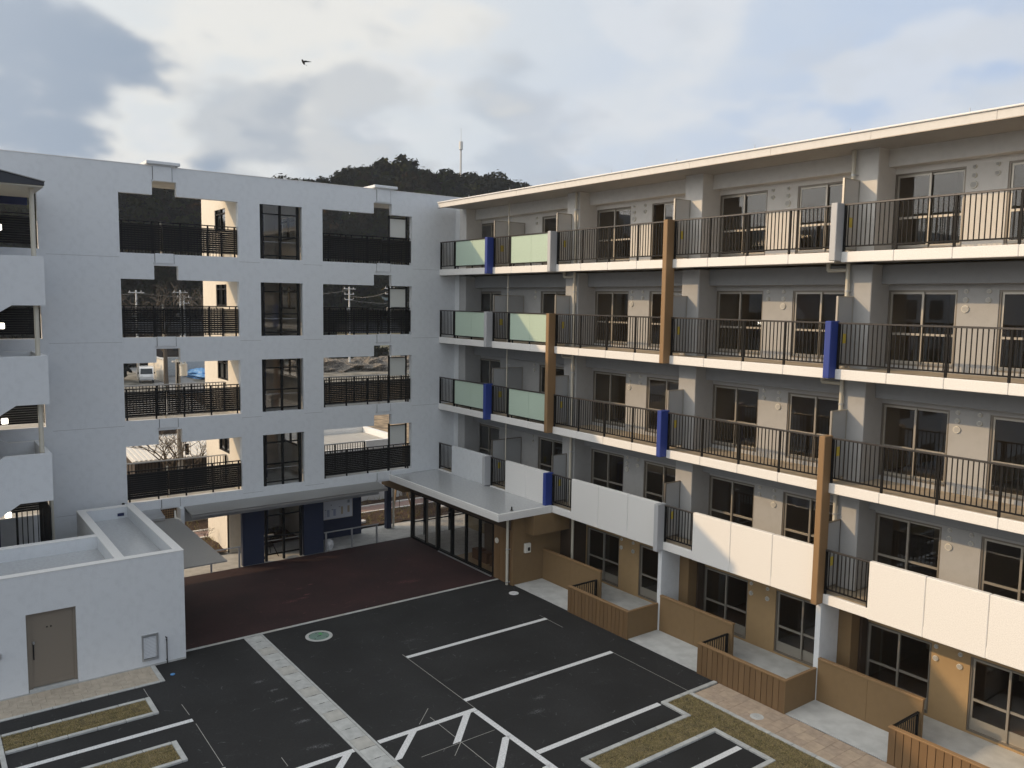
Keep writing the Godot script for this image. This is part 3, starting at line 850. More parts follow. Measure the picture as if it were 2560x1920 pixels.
	for n in [1, 2, 3, 4, 5]:
		var s: float = S[n]
		pb("lift_door", o, M.navy, -8.27, -6.75, s + 0.01, s + (1.98 if n > 1 else 2.0), -2.3, -2.15)
		if n > 1:
			for q in [[-8.38, -2.92, -1.63], [-5.31, -4.2, -2.5]]:
				var w := part("side_window", o, Vector3(q[0], s, (q[1] + q[2]) / 2))
				var sw := sb()
				var y0 := s + (1.2 if q[0] < -8 else 1.1); var y1 := s + 2.03
				for z in [q[1], (q[1] + q[2]) / 2 - 0.03, q[2] - 0.06]: bx(sw, q[0] - 0.02, q[0] + 0.06, y0, y1, z, z + 0.06)
				bx(sw, q[0] - 0.02, q[0] + 0.06, y0, y0 + 0.06, q[1], q[2]); bx(sw, q[0] - 0.02, q[0] + 0.06, y1 - 0.2, y1 - 0.15, q[1], q[2])
				mk("frame", sw, M.black, w)
				pb("pane", w, M.pane, q[0] + 0.02, q[0] + 0.026, y0 + 0.06, y1, q[1] + 0.06, q[2] - 0.06)
	# ground floor walls under the gallery
	pb("ground_floor_wall", o, M.slate_blue, -8.51, -7.70, 0.0, 2.05, -0.2, -0.002)
	pb("ground_floor_wall", o, M.slate_blue, -6.10, -5.29, 0.0, 2.05, -0.2, -0.002)
	pb("ground_floor_wall", o, M.slate_blue, -5.45, -5.29, 0.0, 2.5, -1.6, -0.2)
	pb("ground_floor_wall", o, M.slate_blue, -5.45, -2.86, 0.0, 2.6, -1.76, -1.6)
	pb("ground_floor_wall", o, M.cream, -8.42, -7.70, 0.0, 2.05, -2.1, -1.86)
	make_hall_window(o, 1)
	# the beige jamb left of the lobby and the stub beside the sloped awning
	pb("ground_floor_pier", o, M.white, -10.78, -10.65, 1.5, 2.6, -0.21, 0.3)
	pb("unseen_shade_block", o, M.white, -45, -20, 0, 14.4, 0.0, 5.9)  # unseen block, added and sized to shade the court and lower right wing
	for x in [-21.2, -24.2, -27.2]:
		for n in [1, 2, 3, 4, 5]: pb("unseen_shade_block_window", o, M.car_glass, x - 0.8, x + 0.8, S[n] + 0.9, S[n] + 2.0, 5.9, 5.93)
	pb("utility_wall_lamp", o, M.black, -12.62, -12.54, 2.93, 3.0, 0.0, 0.05)

# ------------------------------------------------------------------ outside stair at the left
func build_stair_tower() -> void:
	var o := thing("stair_tower", Vector3(-16.5, 0, 1.5), "outdoor stair tower with white parapets and dark blue core at the left edge", "stair tower")
	for n in [2, 3, 4, 5]:
		var L: float = S[n] - 1.42
		if n > 2 or true:
			pb("landing", o, M.concrete_light, -18.4, -15.18, L - 0.2, L, 0.45, 2.85)
		if n == 2: continue
		var T := L + 1.19; var B := L - 0.21
		var st := sb()
		prism(st, [Vector2(-15.03, B), Vector2(-15.03, T), Vector2(-16.2, T), Vector2(-18.6, T - 1.55), Vector2(-18.6, B - 1.8), Vector2(-15.87, B)], 2.85, 3.0)
		mk("front_parapet", st, M.white, o)
		pb("side_parapet", o, M.white, -15.18, -15.03, B, T, 0.3, 2.85)
		var s2 := sb()
		prism(s2, [Vector2(-15.18, B), Vector2(-15.18, T), Vector2(-15.9, T), Vector2(-18.6, T + 1.6), Vector2(-18.6, B + 1.75), Vector2(-15.9, B)], 0.3, 0.45)
		mk("back_parapet", s2, M.white, o)
		var s3 := sb()
		prism(s3, [Vector2(-16.2, L - 0.2), Vector2(-16.2, L - 0.02), Vector2(-18.5, L - 1.5), Vector2(-18.5, L - 1.68)], 1.7, 2.85)
		mk("stair_flight", s3, M.concrete_light, o)
	pb("stair_core", o, M.navy, -19.5, -16.3, 0.0, 13.05, 1.5, 1.66)
	pb("blue_beam", o, M.navy, -18.2, -15.02, 12.86, 13.48, -0.5, -0.3)
	for n in [2, 3, 4, 5]:
		var s: float = S[n]
		pb("opening_louvre_frame", o, M.black, -18.2, -14.83, s + 1.085, s + 1.12, -0.13, -0.09)
		pb("opening_top_rail", o, M.black, -18.2, -14.83, s + 1.19, s + 1.22, -0.16, -0.12)
		for k in 11:
			var y := s + 0.265 + 0.0745 * k
			pb("slat", o, M.black, -18.2, -14.84, y, y + 0.0675, -0.124, -0.102)
		if n < 5: pb("blue_wall", o, M.navy, -18.2, -15.02, s + 1.3, s + 2.2, -0.6, -0.3)
	# roof
	var r := sb()
	prism(r, [Vector2(-14.98, 13.11), Vector2(-14.98, 13.20), Vector2(-18.6, 13.92), Vector2(-18.6, 13.08)], 3.2, 3.24)
	mk("roof_fascia", r, M.fascia_dark, o)
	var r2 := sb()
	prism(r2, [Vector2(-14.96, 13.205), Vector2(-14.96, 13.23), Vector2(-18.6, 13.955), Vector2(-18.6, 13.93)], 0.02, 3.28)
	mk("roof_sheet", r2, M.sheet, o)
	pb("eave_fascia", o, M.fascia_dark, -14.99, -14.97, 13.11, 13.20, 0.02, 3.199)
	pb("roof_soffit", o, M.pvc, -18.6, -14.995, 13.06, 13.1, 0.02, 3.195)
	for x in [-15.5, -16.0]:
		var sl := sb()
		tube(sl, Vector3(x, 13.06, 2.2), Vector3(x, 13.045, 2.2), 0.06, 0.06, 12)
		mk("downlight_lamp", sl, M.vent, o)
	var p := sb()
	tube(p, Vector3(-15.24, 4.1, 2.68), Vector3(-15.24, 13.06, 2.68), 0.065, 0.065, 14)
	mk("downpipe", p, M.pvc, o)
	var p2 := sb()
	tube(p2, Vector3(-14.74, 0, 0.14), Vector3(-14.74, 4.12, 0.14), 0.06, 0.06, 12)
	tube(p2, Vector3(-14.74, 4.05, 0.14), Vector3(-14.74, 4.18, 0.14), 0.07, 0.07, 12)
	tube(p2, Vector3(-14.74, 3.72, 0.14), Vector3(-15.1, 3.72, 0.4), 0.05, 0.05, 10)
	mk("downpipe", p2, M.pvc, o)
	# gate of tall bars under the lowest landing
	var g := part("bar_gate", o, Vector3(-15.6, 0, 2.9))
	for x in [-16.0, -15.85, -15.72, -15.58, -15.45, -15.32]:
		pb("bar", g, M.black, x, x + (0.06 if x < -15.9 else 0.025), 0.0, 3.8, 2.88, 2.91)
	for k in 22:
		pb("bar", g, M.black, -15.13, -15.09, 0.0, 3.8, 0.4 + k * 0.115, 0.43 + k * 0.115)
	# small lit wall lamps on the landings
	for q in [[-16.0, 11.98, 0.06], [-16.04, 9.12, 0.06], [-16.06, 6.30, 0.06], [-16.08, 3.46, 0.06]]:
		pb("wall_lamp", o, M.lamp, q[0] - 0.09, q[0] + 0.09, q[1] - 0.09, q[1] + 0.09, 1.665, 1.74, 0.02)
		var l := OmniLight3D.new()
		l.light_color = Color(1.0, 0.95, 0.86); l.light_energy = 0.12; l.light_size = 0.08; l.omni_range = 12; l.omni_attenuation = 2.0; l.shadow_enabled = true
		put("lamp_light", l, o, Vector3(q[0], q[1], 1.84))

# ------------------------------------------------------------------ small utility building
func build_shed() -> void:
	var o := thing("utility_building", Vector3(-15, 0, 5), "low white utility building with beige steel door and flat parapet roof at lower left", "utility building")
	var zf := 6.93
	var st := sb()
	wall(st, "x", -19.0, -12.43, 0.0, 2.72, zf - 0.2, zf, [[-16.24, -15.12, 0.0, 2.08], [-13.55, -13.17, 0.22, 0.9]])
	mk("front_wall", st, M.white, o)
	pb("side_wall", o, M.white, -12.63, -12.43, 0.0, 2.72, 0.75, zf - 0.2)
	pb("rear_wall", o, M.white, -14.12, -12.63, 0.0, 2.72, 0.75, 0.95)
	pb("inner_wall", o, M.white, -14.12, -13.92, 0.0, 2.72, 0.95, 6.73)
	pb("rear_wall", o, M.white, -19.0, -14.12, 0.0, 2.72, 4.0, 4.2)
	for q in [[-19, -12.43, 6.71, 6.93], [-14.12, -12.43, 0.75, 0.97], [-12.65, -12.43, 0.97, 6.71], [-14.12, -13.90, 0.97, 6.71], [-19, -14.12, 4.0, 4.22]]:
		pb("parapet", o, M.white, q[0], q[1], 2.72, 3.085, q[2], q[3])
	for q in [[-19, -12.42, 6.70, 6.94], [-14.13, -12.42, 0.74, 0.98], [-12.66, -12.42, 0.98, 6.70], [-14.13, -13.89, 0.98, 6.70], [-19, -14.13, 3.99, 4.23]]:
		pb("coping", o, M.fascia, q[0], q[1], 3.085, 3.115, q[2], q[3], 0.008)
	pb("roof_membrane", o, M.roof_coat, -13.90, -12.65, 2.60, 2.725, 0.97, 6.71)
	pb("roof_membrane", o, M.roof_coat, -19, -14.12, 2.60, 2.74, 4.22, 6.71)
	pb("scupper", o, M.navy, -12.95, -12.75, 2.8, 2.9, 0.971, 0.985)
	pb("plinth", o, M.kerb, -19, -12.44, 0.0, 0.05, zf, zf + 0.012)
	var d := part("door", o, Vector3(-15.68, 0.05, zf - 0.12))
	pb("door_leaf", d, M.door, -16.13, -15.18, 0.12, 2.02, zf - 0.14, zf - 0.10)
	var sf := sb()
	bx(sf, -16.235, -16.13, 0.1, 2.075, zf - 0.18, zf - 0.07); bx(sf, -15.18, -15.125, 0.1, 2.075, zf - 0.18, zf - 0.07); bx(sf, -16.13, -15.18, 2.02, 2.075, zf - 0.18, zf - 0.07)
	mk("door_frame", sf, M.door, d)
	pb("kick_plate", d, M.door, -16.1, -15.21, 0.14, 0.26, zf - 0.10, zf - 0.095)
	pb("door_step", d, M.concrete, -16.22, -15.13, 0.0, 0.1, zf - 0.2, zf - 0.01)
	pb("peephole", d, M.black, -15.79, -15.755, 1.63, 1.665, zf - 0.10, zf - 0.092)
	pb("peephole", d, M.black, -15.70, -15.665, 1.63, 1.665, zf - 0.10, zf - 0.092)
	var sh := sb()
	tube(sh, Vector3(-16.08, 1.27, zf - 0.06), Vector3(-16.08, 1.34, zf - 0.06), 0.02, 0.02, 8)
	tube(sh, Vector3(-16.08, 1.305, zf - 0.1), Vector3(-16.08, 1.305, zf - 0.06), 0.03, 0.03, 10)
	mk("door_handle", sh, M.steel, d)
	pb("push_plate", d, M.black, -16.105, -16.075, 0.85, 1.25, zf - 0.10, zf - 0.085)
	var v := part("louvre_vent", o, Vector3(-13.36, 0.56, zf))
	var sv := sb()
	bx(sv, -13.57, -13.53, 0.19, 0.92, zf - 0.1, zf + 0.035); bx(sv, -13.19, -13.15, 0.19, 0.92, zf - 0.1, zf + 0.035)
	bx(sv, -13.53, -13.19, 0.88, 0.92, zf - 0.1, zf + 0.035); bx(sv, -13.53, -13.19, 0.19, 0.235, zf - 0.1, zf + 0.045)
	mk("vent_frame", sv, M.steel, v)
	for k in 16:
		var m := pb("vent_slat", v, M.steel, -13.53, -13.19, 0.245 + k * 0.0395, 0.275 + k * 0.0395, zf - 0.02, zf - 0.012)
		m.rotation.x = -0.6
	pb("vent_backing", v, M.panel_grey, -13.53, -13.19, 0.235, 0.88, zf - 0.1, zf - 0.09)
	var r := sb()
	tube(r, Vector3(-12.935, 0, zf + 0.04), Vector3(-12.935, 0.74, zf + 0.04), 0.014, 0.014, 8)
	tube(r, Vector3(-12.935, 0.73, zf + 0.04), Vector3(-12.96, 0.75, zf), 0.014, 0.014, 8)
	tube(r, Vector3(-12.95, 0.66, zf), Vector3(-12.935, 0.66, zf + 0.04), 0.012, 0.012, 6)
	tube(r, Vector3(-12.95, 0.1, zf), Vector3(-12.935, 0.1, zf + 0.04), 0.012, 0.012, 6)
	mk("earth_rod", r, M.black, o)
	pb("switch_box", o, M.steel, -16.87, -16.79, 1.1, 1.24, zf, zf + 0.06, 0.008)

# ------------------------------------------------------------------ awnings, rails and small things by the lobby
func build_lobby_things() -> void:
	var a := thing("long_awning", Vector3(-6.7, 2.4, 0.4), "long grey metal awning along the foot of the back wing", "awning")
	var st := sb()
	prism_x(st, [Vector2(0.004, 2.60), Vector2(0.004, 2.565), Vector2(0.95, 2.46), Vector2(0.97, 2.5)], -10.58, -2.94)
	mk("awning_sheet", st, M.sheet, a)
	pb("awning_gutter", a, M.sheet, -10.58, -2.94, 2.40, 2.462, 0.90, 0.95)
	for x in [-10.5, -8.6, -6.7, -4.8, -3.0]:
		var s1 := sb()
		prism_x(s1, [Vector2(0.004, 2.56), Vector2(0.004, 2.42), Vector2(0.88, 2.44), Vector2(0.88, 2.46)], x - 0.015, x + 0.015)
		mk("awning_bracket", s1, M.sheet, a)
	var b := thing("sloped_awning", Vector3(-11.6, 2.3, 3), "flat grey metal sheet roof over the passage beside the utility building", "awning")
	var sb1 := sb()
	prism_x(sb1, [Vector2(0.45, 2.36), Vector2(0.45, 2.32), Vector2(6.06, 2.27), Vector2(6.06, 2.31)], -12.4, -10.97)
	mk("awning_sheet", sb1, M.sheet, b)
	for z in [0.7, 2.5, 4.3, 5.8]: pb("awning_bracket", b, M.sheet, -12.4, -11.3, 2.2, 2.265, z - 0.02, z + 0.02)
	var sb2 := sb()
	tube(sb2, Vector3(-11.02, 2.36, 0.55), Vector3(-11.02, 2.62, 0.5), 0.04, 0.03, 8)
	tube(sb2, Vector3(-11.02, 2.36, 0.55), Vector3(-10.9, 2.3, 0.8), 0.045, 0.04, 8)
	mk("rain_spout", sb2, M.vent, b)
	var c := thing("bent_awning", Vector3(-11.9, 2.5, 0.3), "short curved steel awning over the gap left of the long awning", "awning")
	var s3 := sb()
	prism_x(s3, [Vector2(0.004, 2.64), Vector2(0.004, 2.61), Vector2(0.4, 2.5), Vector2(0.7, 2.47), Vector2(0.7, 2.51), Vector2(0.4, 2.54)], -12.35, -11.4)
	mk("awning_sheet", s3, M.steel, c)
	pb("awning_gutter", c, M.sheet, -12.35, -11.4, 2.38, 2.47, 0.64, 0.7)
	for q in [[-5.28, -2.88, [-5.2, -4.08, -2.96], "grey steel handrail in front of the notice board wall"], [-10.6, -8.6, [-9.69, -8.66], "grey steel handrail at the sunlit passage left of the lobby"]]:
		var h := thing("handrail", Vector3((q[0] + q[1]) / 2, 0, 0), q[3], "handrail", "steel handrails under the back wing")
		var s4 := sb()
		tube(s4, Vector3(q[0], 0.8, 0.02), Vector3(q[1], 0.8, 0.02), 0.026, 0.026, 10)
		mk("rail", s4, M.steel, h)
		for x in q[2]:
			pb("rail_post", h, M.steel, x - 0.035, x + 0.035, 0.0, 0.79, 0.0, 0.04)
	# notice board with its printed floor list
	var im := Image.create(512, 320, false, Image.FORMAT_RGB8)
	im.fill(Color(0.80, 0.81, 0.83))
	var rr := RandomNumberGenerator.new(); rr.seed = 4
	for q in [[58, 150, 46, 128, 0.62, 0.65, 0.72], [170, 150, 46, 120, 0.62, 0.65, 0.74], [308, 120, 36, 138, 0.70, 0.64, 0.54], [424, 118, 40, 120, 0.68, 0.62, 0.54], [424, 14, 44, 54, 0.58, 0.60, 0.62]]:
		im.fill_rect(Rect2i(q[0], q[1], q[2], q[3]), Color(q[4], q[5], q[6]))
		for k in int(q[3] / 12): im.fill_rect(Rect2i(q[0] + 5, q[1] + 5 + k * 12, int(q[2] * rr.randf_range(0.4, 0.85)), 3), Color(q[4] * 0.75, q[5] * 0.75, q[6] * 0.75))
	for q in [[22, 146, 24, 9], [142, 150, 24, 9], [268, 116, 28, 8], [128, 66, 14, 14]]: im.fill_rect(Rect2i(q[0], q[1], q[2], q[3]), Color(0.08, 0.08, 0.12))
	for k in 14: im.fill_rect(Rect2i(20, 170 + k * 8, int(rr.randf_range(8, 26)), 2), Color(0.5, 0.5, 0.55))
	var nb := thing("notice_board", Vector3(-3.9, 0.9, -1.6), "white notice board with grey and tan columns of print on dark blue wall", "notice board")
	var bm := mat(Color(1, 1, 1), 0.5)
	bm.albedo_texture = ImageTexture.create_from_image(im)
	var s5 := sb()
	for k in [0, 2, 1, 0, 3, 2]:
		var p := Vector2([0, 1, 1, 0][k], [1, 1, 0, 0][k])
		s5.set_normal(Vector3(0, 0, 1)); s5.set_uv(p)
		s5.add_vertex(Vector3(lerpf(-4.60, -3.30, p.x), lerpf(1.62, 0.86, p.y), -1.565))
	mk("board_face", s5, bm, nb)
	pb("board_frame", nb, M.alu, -4.62, -3.28, 0.84, 1.64, -1.6, -1.567)
	# tied plastic sack by the rail
	var bag := thing("plastic_sack", Vector3(-4.95, 0, -0.25), "crumpled white plastic sack standing on the floor behind the handrail", "plastic sack")
	mk("sack", lump(Vector3(-4.95, 0.2, -0.25), Vector3(0.17, 0.24, 0.15), 7, 0.35), M.bag, bag)
	# folding tripod easel in the lobby window
	var e := thing("easel", Vector3(-7.2, 0, -0.6), "black folding tripod easel standing inside the lobby window", "easel")
	for q in [[-7.55, -0.42], [-6.95, -0.5], [-7.05, -1.1]]:
		var s6 := sb()
		tube(s6, Vector3(q[0], 0.0, q[1]), Vector3(-7.3, 0.85, -0.62), 0.018, 0.018, 6)
		mk("leg", s6, M.black, e)
	pb("tool_box", e, M.black, -7.4, -7.1, 0.42, 0.5, -0.75, -0.55, 0.01)
	pb("easel_ledge", e, M.panel_grey, -7.5, -7.1, 0.85, 0.9, -0.68, -0.56, 0.01)

func prism_x(st: SurfaceTool, poly: Array, x0: float, x1: float) -> void:
	# an outline in z and y pushed along x
	var p := PackedVector2Array(poly)
	var area := 0.0
	for i in p.size(): area += p[i].cross(p[(i + 1) % p.size()])
	if area > 0: p.reverse()          # clockwise in (z, y) is anticlockwise seen from +x
	var ix := Geometry2D.triangulate_polygon(p)
	for i in range(0, ix.size(), 3):
		var a := p[ix[i]]; var b := p[ix[i + 1]]; var c := p[ix[i + 2]]
		if (b - a).cross(c - a) > 0:
			var t := b; b = c; c = t
		tri(st, Vector3(x1, a.y, a.x), Vector3(x1, b.y, b.x), Vector3(x1, c.y, c.x))
		tri(st, Vector3(x0, a.y, a.x), Vector3(x0, c.y, c.x), Vector3(x0, b.y, b.x))
	for i in p.size():
		var a := p[i]; var b := p[(i + 1) % p.size()]
		quad(st, Vector3(x1, a.y, a.x), Vector3(x0, a.y, a.x), Vector3(x0, b.y, b.x), Vector3(x1, b.y, b.x))

func lump(c: Vector3, r: Vector3, sd: int, rough: float, rings := 12, cuts := 18) -> SurfaceTool:
	# an uneven rounded heap
	var f := FastNoiseLite.new(); f.seed = sd; f.frequency = 1.6; f.fractal_octaves = 4
	var st := sb()
	var P := func(i: int, j: int) -> Vector3:
		var th := PI * i / rings; var ph := TAU * (j % cuts) / cuts
		var d := Vector3(sin(th) * cos(ph), cos(th), sin(th) * sin(ph))
		return c + d * r * (1.0 + rough * f.get_noise_3d(d.x * 1.3, d.y * 1.3, d.z * 1.3 + sd))
	for i in rings:
		for j in cuts:
			var a: Vector3 = P.call(i, j); var b: Vector3 = P.call(i, j + 1); var cc: Vector3 = P.call(i + 1, j + 1); var d: Vector3 = P.call(i + 1, j)
			if i > 0: tri(st, a, b, cc)
			if i < rings - 1: tri(st, a, cc, d)
	return st

# ------------------------------------------------------------------ courtyard
func sheet_xz(x0: float, x1: float, z0: float, z1: float, y: float) -> SurfaceTool:
	var st := sb()
	quad(st, Vector3(x0, y, z1), Vector3(x1, y, z1), Vector3(x1, y, z0), Vector3(x0, y, z0))
	return st

func paved(x0: float, x1: float, z0: float, z1: float, y: float, m0: Vector2, per: float) -> SurfaceTool:
	# one level sheet whose texture lies at a fixed place in metres
	var st := sb()
	for p in [Vector2(x0, z1), Vector2(x1, z0), Vector2(x1, z1), Vector2(x0, z1), Vector2(x0, z0), Vector2(x1, z0)]:
		st.set_normal(Vector3.UP); st.set_uv((p - m0) / per); st.add_vertex(Vector3(p.x, y, p.y))
	return st

func strip(st: SurfaceTool, a: Vector2, b: Vector2, w: float, y: float) -> void:
	var d := (b - a).normalized(); var n := Vector2(-d.y, d.x) * w / 2
	var p := [a + n, b + n, b - n, a - n]
	var q := []
	for v in p: q.append(Vector3(v.x, y, v.y))
	if (q[1] - q[0]).cross(q[2] - q[0]).y > 0: quad(st, q[0], q[1], q[2], q[3])
	else: quad(st, q[3], q[2], q[1], q[0])

func kerb_run(p: Node3D, a: Vector2, b: Vector2, w := 0.12, y1 := 0.055, piece := 0.6) -> void:
	# kerb stones laid end to end, axis aligned
	var d := b - a
	var cnt := maxi(1, roundi(d.length() / piece))
	for k in cnt:
		var p0 := a + d * (float(k) / cnt); var p1 := a + d * (float(k + 1) / cnt)
		var m: Material = M.kerb if (k * 7 + int(absf(a.x) * 10)) % 3 else M.kerb_b
		if absf(d.x) > absf(d.y): pb("kerb_stone", p, m, minf(p0.x, p1.x) + 0.004, maxf(p0.x, p1.x) - 0.004, 0.0, y1, a.y - w / 2, a.y + w / 2, 0.008)
		else: pb("kerb_stone", p, m, a.x - w / 2, a.x + w / 2, 0.0, y1, minf(p0.y, p1.y) + 0.004, maxf(p0.y, p1.y) - 0.004, 0.008)

func build_courtyard() -> void:
	tag(mk("ground", sheet_xz(-400, 500, -420, 200, -0.03), M.ground), "bare earth and gravel ground around the buildings", "", "", "structure")
	var lot := part("parking_lot", self, Vector3(-9, 0, 14))
	tag(lot, "black asphalt parking court with white stall lines", "", "", "structure")
	mk("asphalt", paved(-26, 0.2, 6.46, 40, 0.0, Vector2(-17.5, 6.4), 18.0), M.asphalt, lot)
	var lines := [[-7.35, 10.385, -2.28, 10.385], [-7.4, 13.42, -2.3, 13.42], [-7.38, 16.38, -3.46, 16.38], [-6.0, 18.86, -3.46, 18.86], [-17.05, 10.53, -13.24, 10.53], [-17.0, 13.04, -13.24, 13.04],
		[-12.9, 13.94, -10.69, 13.94], [-10.09, 13.955, -7.4, 13.955], [-7.47, 14.04, -7.47, 17.3], [-7.47, 17.3, -7.47, 22.5]]
	for q in lines:
		var st := sb()
		strip(st, Vector2(q[0], q[1]), Vector2(q[2], q[3]), 0.15, 0.004)
		mk("painted_line", st, M.paint, lot)
	for q in [[-7.72, 14.03, -8.64, 15.0], [-9.24, 14.03, -10.08, 14.85], [-7.55, 15.42, -8.46, 16.42], [-10.88, 14.01, -11.6, 14.75], [-7.55, 16.9, -9.2, 18.6]]:
		var st := sb()
		var a := Vector2(q[0], q[1]); var b := Vector2(q[2], q[3])
		var y := 0.004
		quad(st, Vector3(b.x - 0.11, y, b.y), Vector3(b.x + 0.11, y, b.y), Vector3(a.x + 0.11, y, a.y), Vector3(a.x - 0.11, y, a.y))
		mk("painted_hatch_line", st, M.paint, lot)
	# chalk setting-out marks left on the asphalt
	for q in [[-7.36, 10.15, -7.40, 13.89], [-2.29, 10.05, -2.31, 11.24], [-2.30, 13.35, -2.32, 16.36], [-8.54, 13.65, -8.54, 16.5], [-8.36, 13.25, -8.93, 13.8], [-9.6, 15.05, -7.6, 15.03], [-13.82, 8.19, -13.82, 8.72], [-13.25, 9.59, -13.24, 10.24], [-13.23, 10.75, -13.26, 12.89], [-8.56, 15.04, -8.97, 15.43], [-12.12, 13.3, -12.13, 13.7]]:
		var st := sb()
		strip(st, Vector2(q[0], q[1]), Vector2(q[2], q[3]), 0.012, 0.0035)
		mk("chalk_line", st, M.cover_b, lot)
	var red := part("red_pavement", self, Vector3(-8, 0, 3))
	tag(red, "dark red asphalt forecourt in front of the lobby", "", "", "structure")
	mk("red_asphalt", paved(-22, -1.3, 0.02, 6.42, 0.004, Vector2(-17.5, -2.0), 18.0), M.red_asphalt, red)
	for k in 18:
		var x := -17.0 + k * 0.871
		if x < -10.9 or x > -10.35: pb("edge_stone", red, M.kerb_b if k % 2 else M.cover_b, x, x + 0.864, -0.05, 0.012, 6.40, 6.51)
	# drainage channel
	var dr := part("drain_channel", self, Vector3(-10.4, 0, 12))
	tag(dr, "concrete drainage channel of short covers crossing the black asphalt", "", "", "structure")
	for q in [[-10.68, -10.62], [-10.18, -10.12]]:
		for k in 9: pb("channel_edge", dr, M.kerb, q[0], q[1], -0.06, 0.010, 6.52 + k * 2.0, 8.516 + k * 2.0)
	for k in 36:
		var z := 6.525 + k * 0.5
		pb("channel_cover", dr, [M.kerb_b, M.kerb, M.cover_b, M.kerb_b][(k * 5 + k / 3) % 4], -10.616, -10.184, -0.05, 0.008 + 0.002 * (k % 3), z + 0.004, z + 0.492, 0.006)
		pb("lifting_slot", dr, M.black, -10.47, -10.33, 0.0, 0.0095 + 0.002 * (k % 3), z - 0.008, z + 0.008)
	# manholes
	var mh := thing("manhole_cover", Vector3(-8.78, 0, 7.6), "large round green grey manhole cover in a white ring on the asphalt", "manhole cover")
	var s1 := sb(); disc(s1, Vector3(-8.78, 0.012, 7.6), 0.305, 0.40, 0.02); mk("ring", s1, M.kerb_b, mh)
	var im := Image.create(128, 128, false, Image.FORMAT_RGB8)
	im.fill(Color(0.42, 0.52, 0.48))
	var rr := RandomNumberGenerator.new(); rr.seed = 9
	for k in 60: im.fill_rect(Rect2i(rr.randi_range(0, 120), rr.randi_range(0, 120), rr.randi_range(3, 26), rr.randi_range(1, 4)), [Color(0.5, 0.5, 0.56), Color(0.38, 0.5, 0.46), Color(0.47, 0.58, 0.53), Color(0.33, 0.40, 0.38)][k % 4])
	for q in [[52, 60, 26, 8], [12, 20, 8, 8], [104, 22, 8, 8], [20, 92, 9, 9], [96, 100, 8, 8], [60, 14, 8, 6]]: im.fill_rect(Rect2i(q[0], q[1], q[2], q[3]), Color(0.06, 0.07, 0.07))
	im.fill_rect(Rect2i(78, 20, 16, 34), Color(0.30, 0.62, 0.34))
	var mm := mat(Color(1, 1, 1), 0.7); mm.albedo_texture = ImageTexture.create_from_image(im)
	var s2 := sb()
	for i in 28:
		var t0 := TAU * i / 28; var t1 := TAU * (i + 1) / 28
		for v in [Vector2.ZERO, Vector2(cos(t1), -sin(t1)), Vector2(cos(t0), -sin(t0))]:
			s2.set_normal(Vector3.UP); s2.set_uv(v * 0.5 + Vector2(0.5, 0.5)); s2.add_vertex(Vector3(-8.78 + v.x * 0.303, 0.0085, 7.6 + v.y * 0.303))
	mk("lid", s2, mm, mh)
	for q in [[-1.78, 7.97, 0.17, "small plain white round inspection cap on asphalt by the first terrace", M.paint], [-1.98, 18.22, 0.165, "white round inspection cap among the tiles beside the second terrace", M.kerb_b], [-13.0, 7.77, 0.06, "tiny pale blue survey cap on asphalt near the utility building", M.tarp]]:
		var c := thing("inspection_cap", Vector3(q[0], 0, q[1]), q[3], "inspection cap", "round inspection caps in the ground")
		var sc := sb(); disc(sc, Vector3(q[0], 0.016, q[1]), 0.0, q[2], 0.02); mk("cap", sc, q[4], c)
		if q[2] > 0.1:
			for k in 4: pb("cap_hole", c, M.panel_grey, q[0] - 0.06 + 0.07 * (k % 2), q[0] - 0.03 + 0.07 * (k % 2), 0.0, 0.0175, q[1] - 0.05 + 0.06 * (k / 2), q[1] - 0.02 + 0.06 * (k / 2))
	# right hand planting islands
	var kr := part("kerb", self, Vector3(-4, 0, 18)); tag(kr, "pale kerb stones round the turf islands on the right", "", "", "structure")
	kerb_run(kr, Vector2(-1.36, 16.44), Vector2(-3.42, 16.44))
	kerb_run(kr, Vector2(-3.36, 16.5), Vector2(-3.36, 17.17))
	kerb_run(kr, Vector2(-3.30, 17.23), Vector2(-6.80, 17.23))
	kerb_run(kr, Vector2(-6.74, 17.29), Vector2(-6.74, 18.0))
	kerb_run(kr, Vector2(-6.80, 18.06), Vector2(-3.42, 18.06))
	kerb_run(kr, Vector2(-3.36, 18.0), Vector2(-3.36, 19.60))
	kerb_run(kr, Vector2(-3.30, 19.66), Vector2(-6.80, 19.66))
	kerb_run(kr, Vector2(-6.74, 19.72), Vector2(-6.74, 20.4))
	kerb_run(kr, Vector2(-6.80, 20.46), Vector2(-3.42, 20.46))
	kerb_run(kr, Vector2(-3.36, 20.4), Vector2(-3.36, 25))
	kerb_run(kr, Vector2(-2.43, 16.5), Vector2(-2.43, 25))
	var kl := part("kerb", self, Vector3(-15, 0, 10)); tag(kl, "pale kerb stones round the turf islands and path on the left", "", "", "structure")
	for z in [8.88, 9.73, 11.38, 12.23]: kerb_run(kl, Vector2(-17.0, z), Vector2(-13.94, z), 0.1)
	for q in [[8.83, 9.78], [11.33, 12.28]]: kerb_run(kl, Vector2(-13.88, q[0]), Vector2(-13.88, q[1]), 0.12)
	kerb_run(kl, Vector2(-17.06, 8.8), Vector2(-17.06, 14.0), 0.1)
	kerb_run(kl, Vector2(-17.1, 8.03), Vector2(-13.38, 8.03), 0.1, 0.03)
	kerb_run(kl, Vector2(-13.32, 6.95), Vector2(-13.32, 8.08), 0.12, 0.03)
	# turf: sods laid edge to edge, dry winter grass on them
	var tf := part("turf", self, Vector3(-5, 0, 18)); tag(tf, "dry brown winter turf laid in strips inside the kerbs", "grass", "", "stuff")
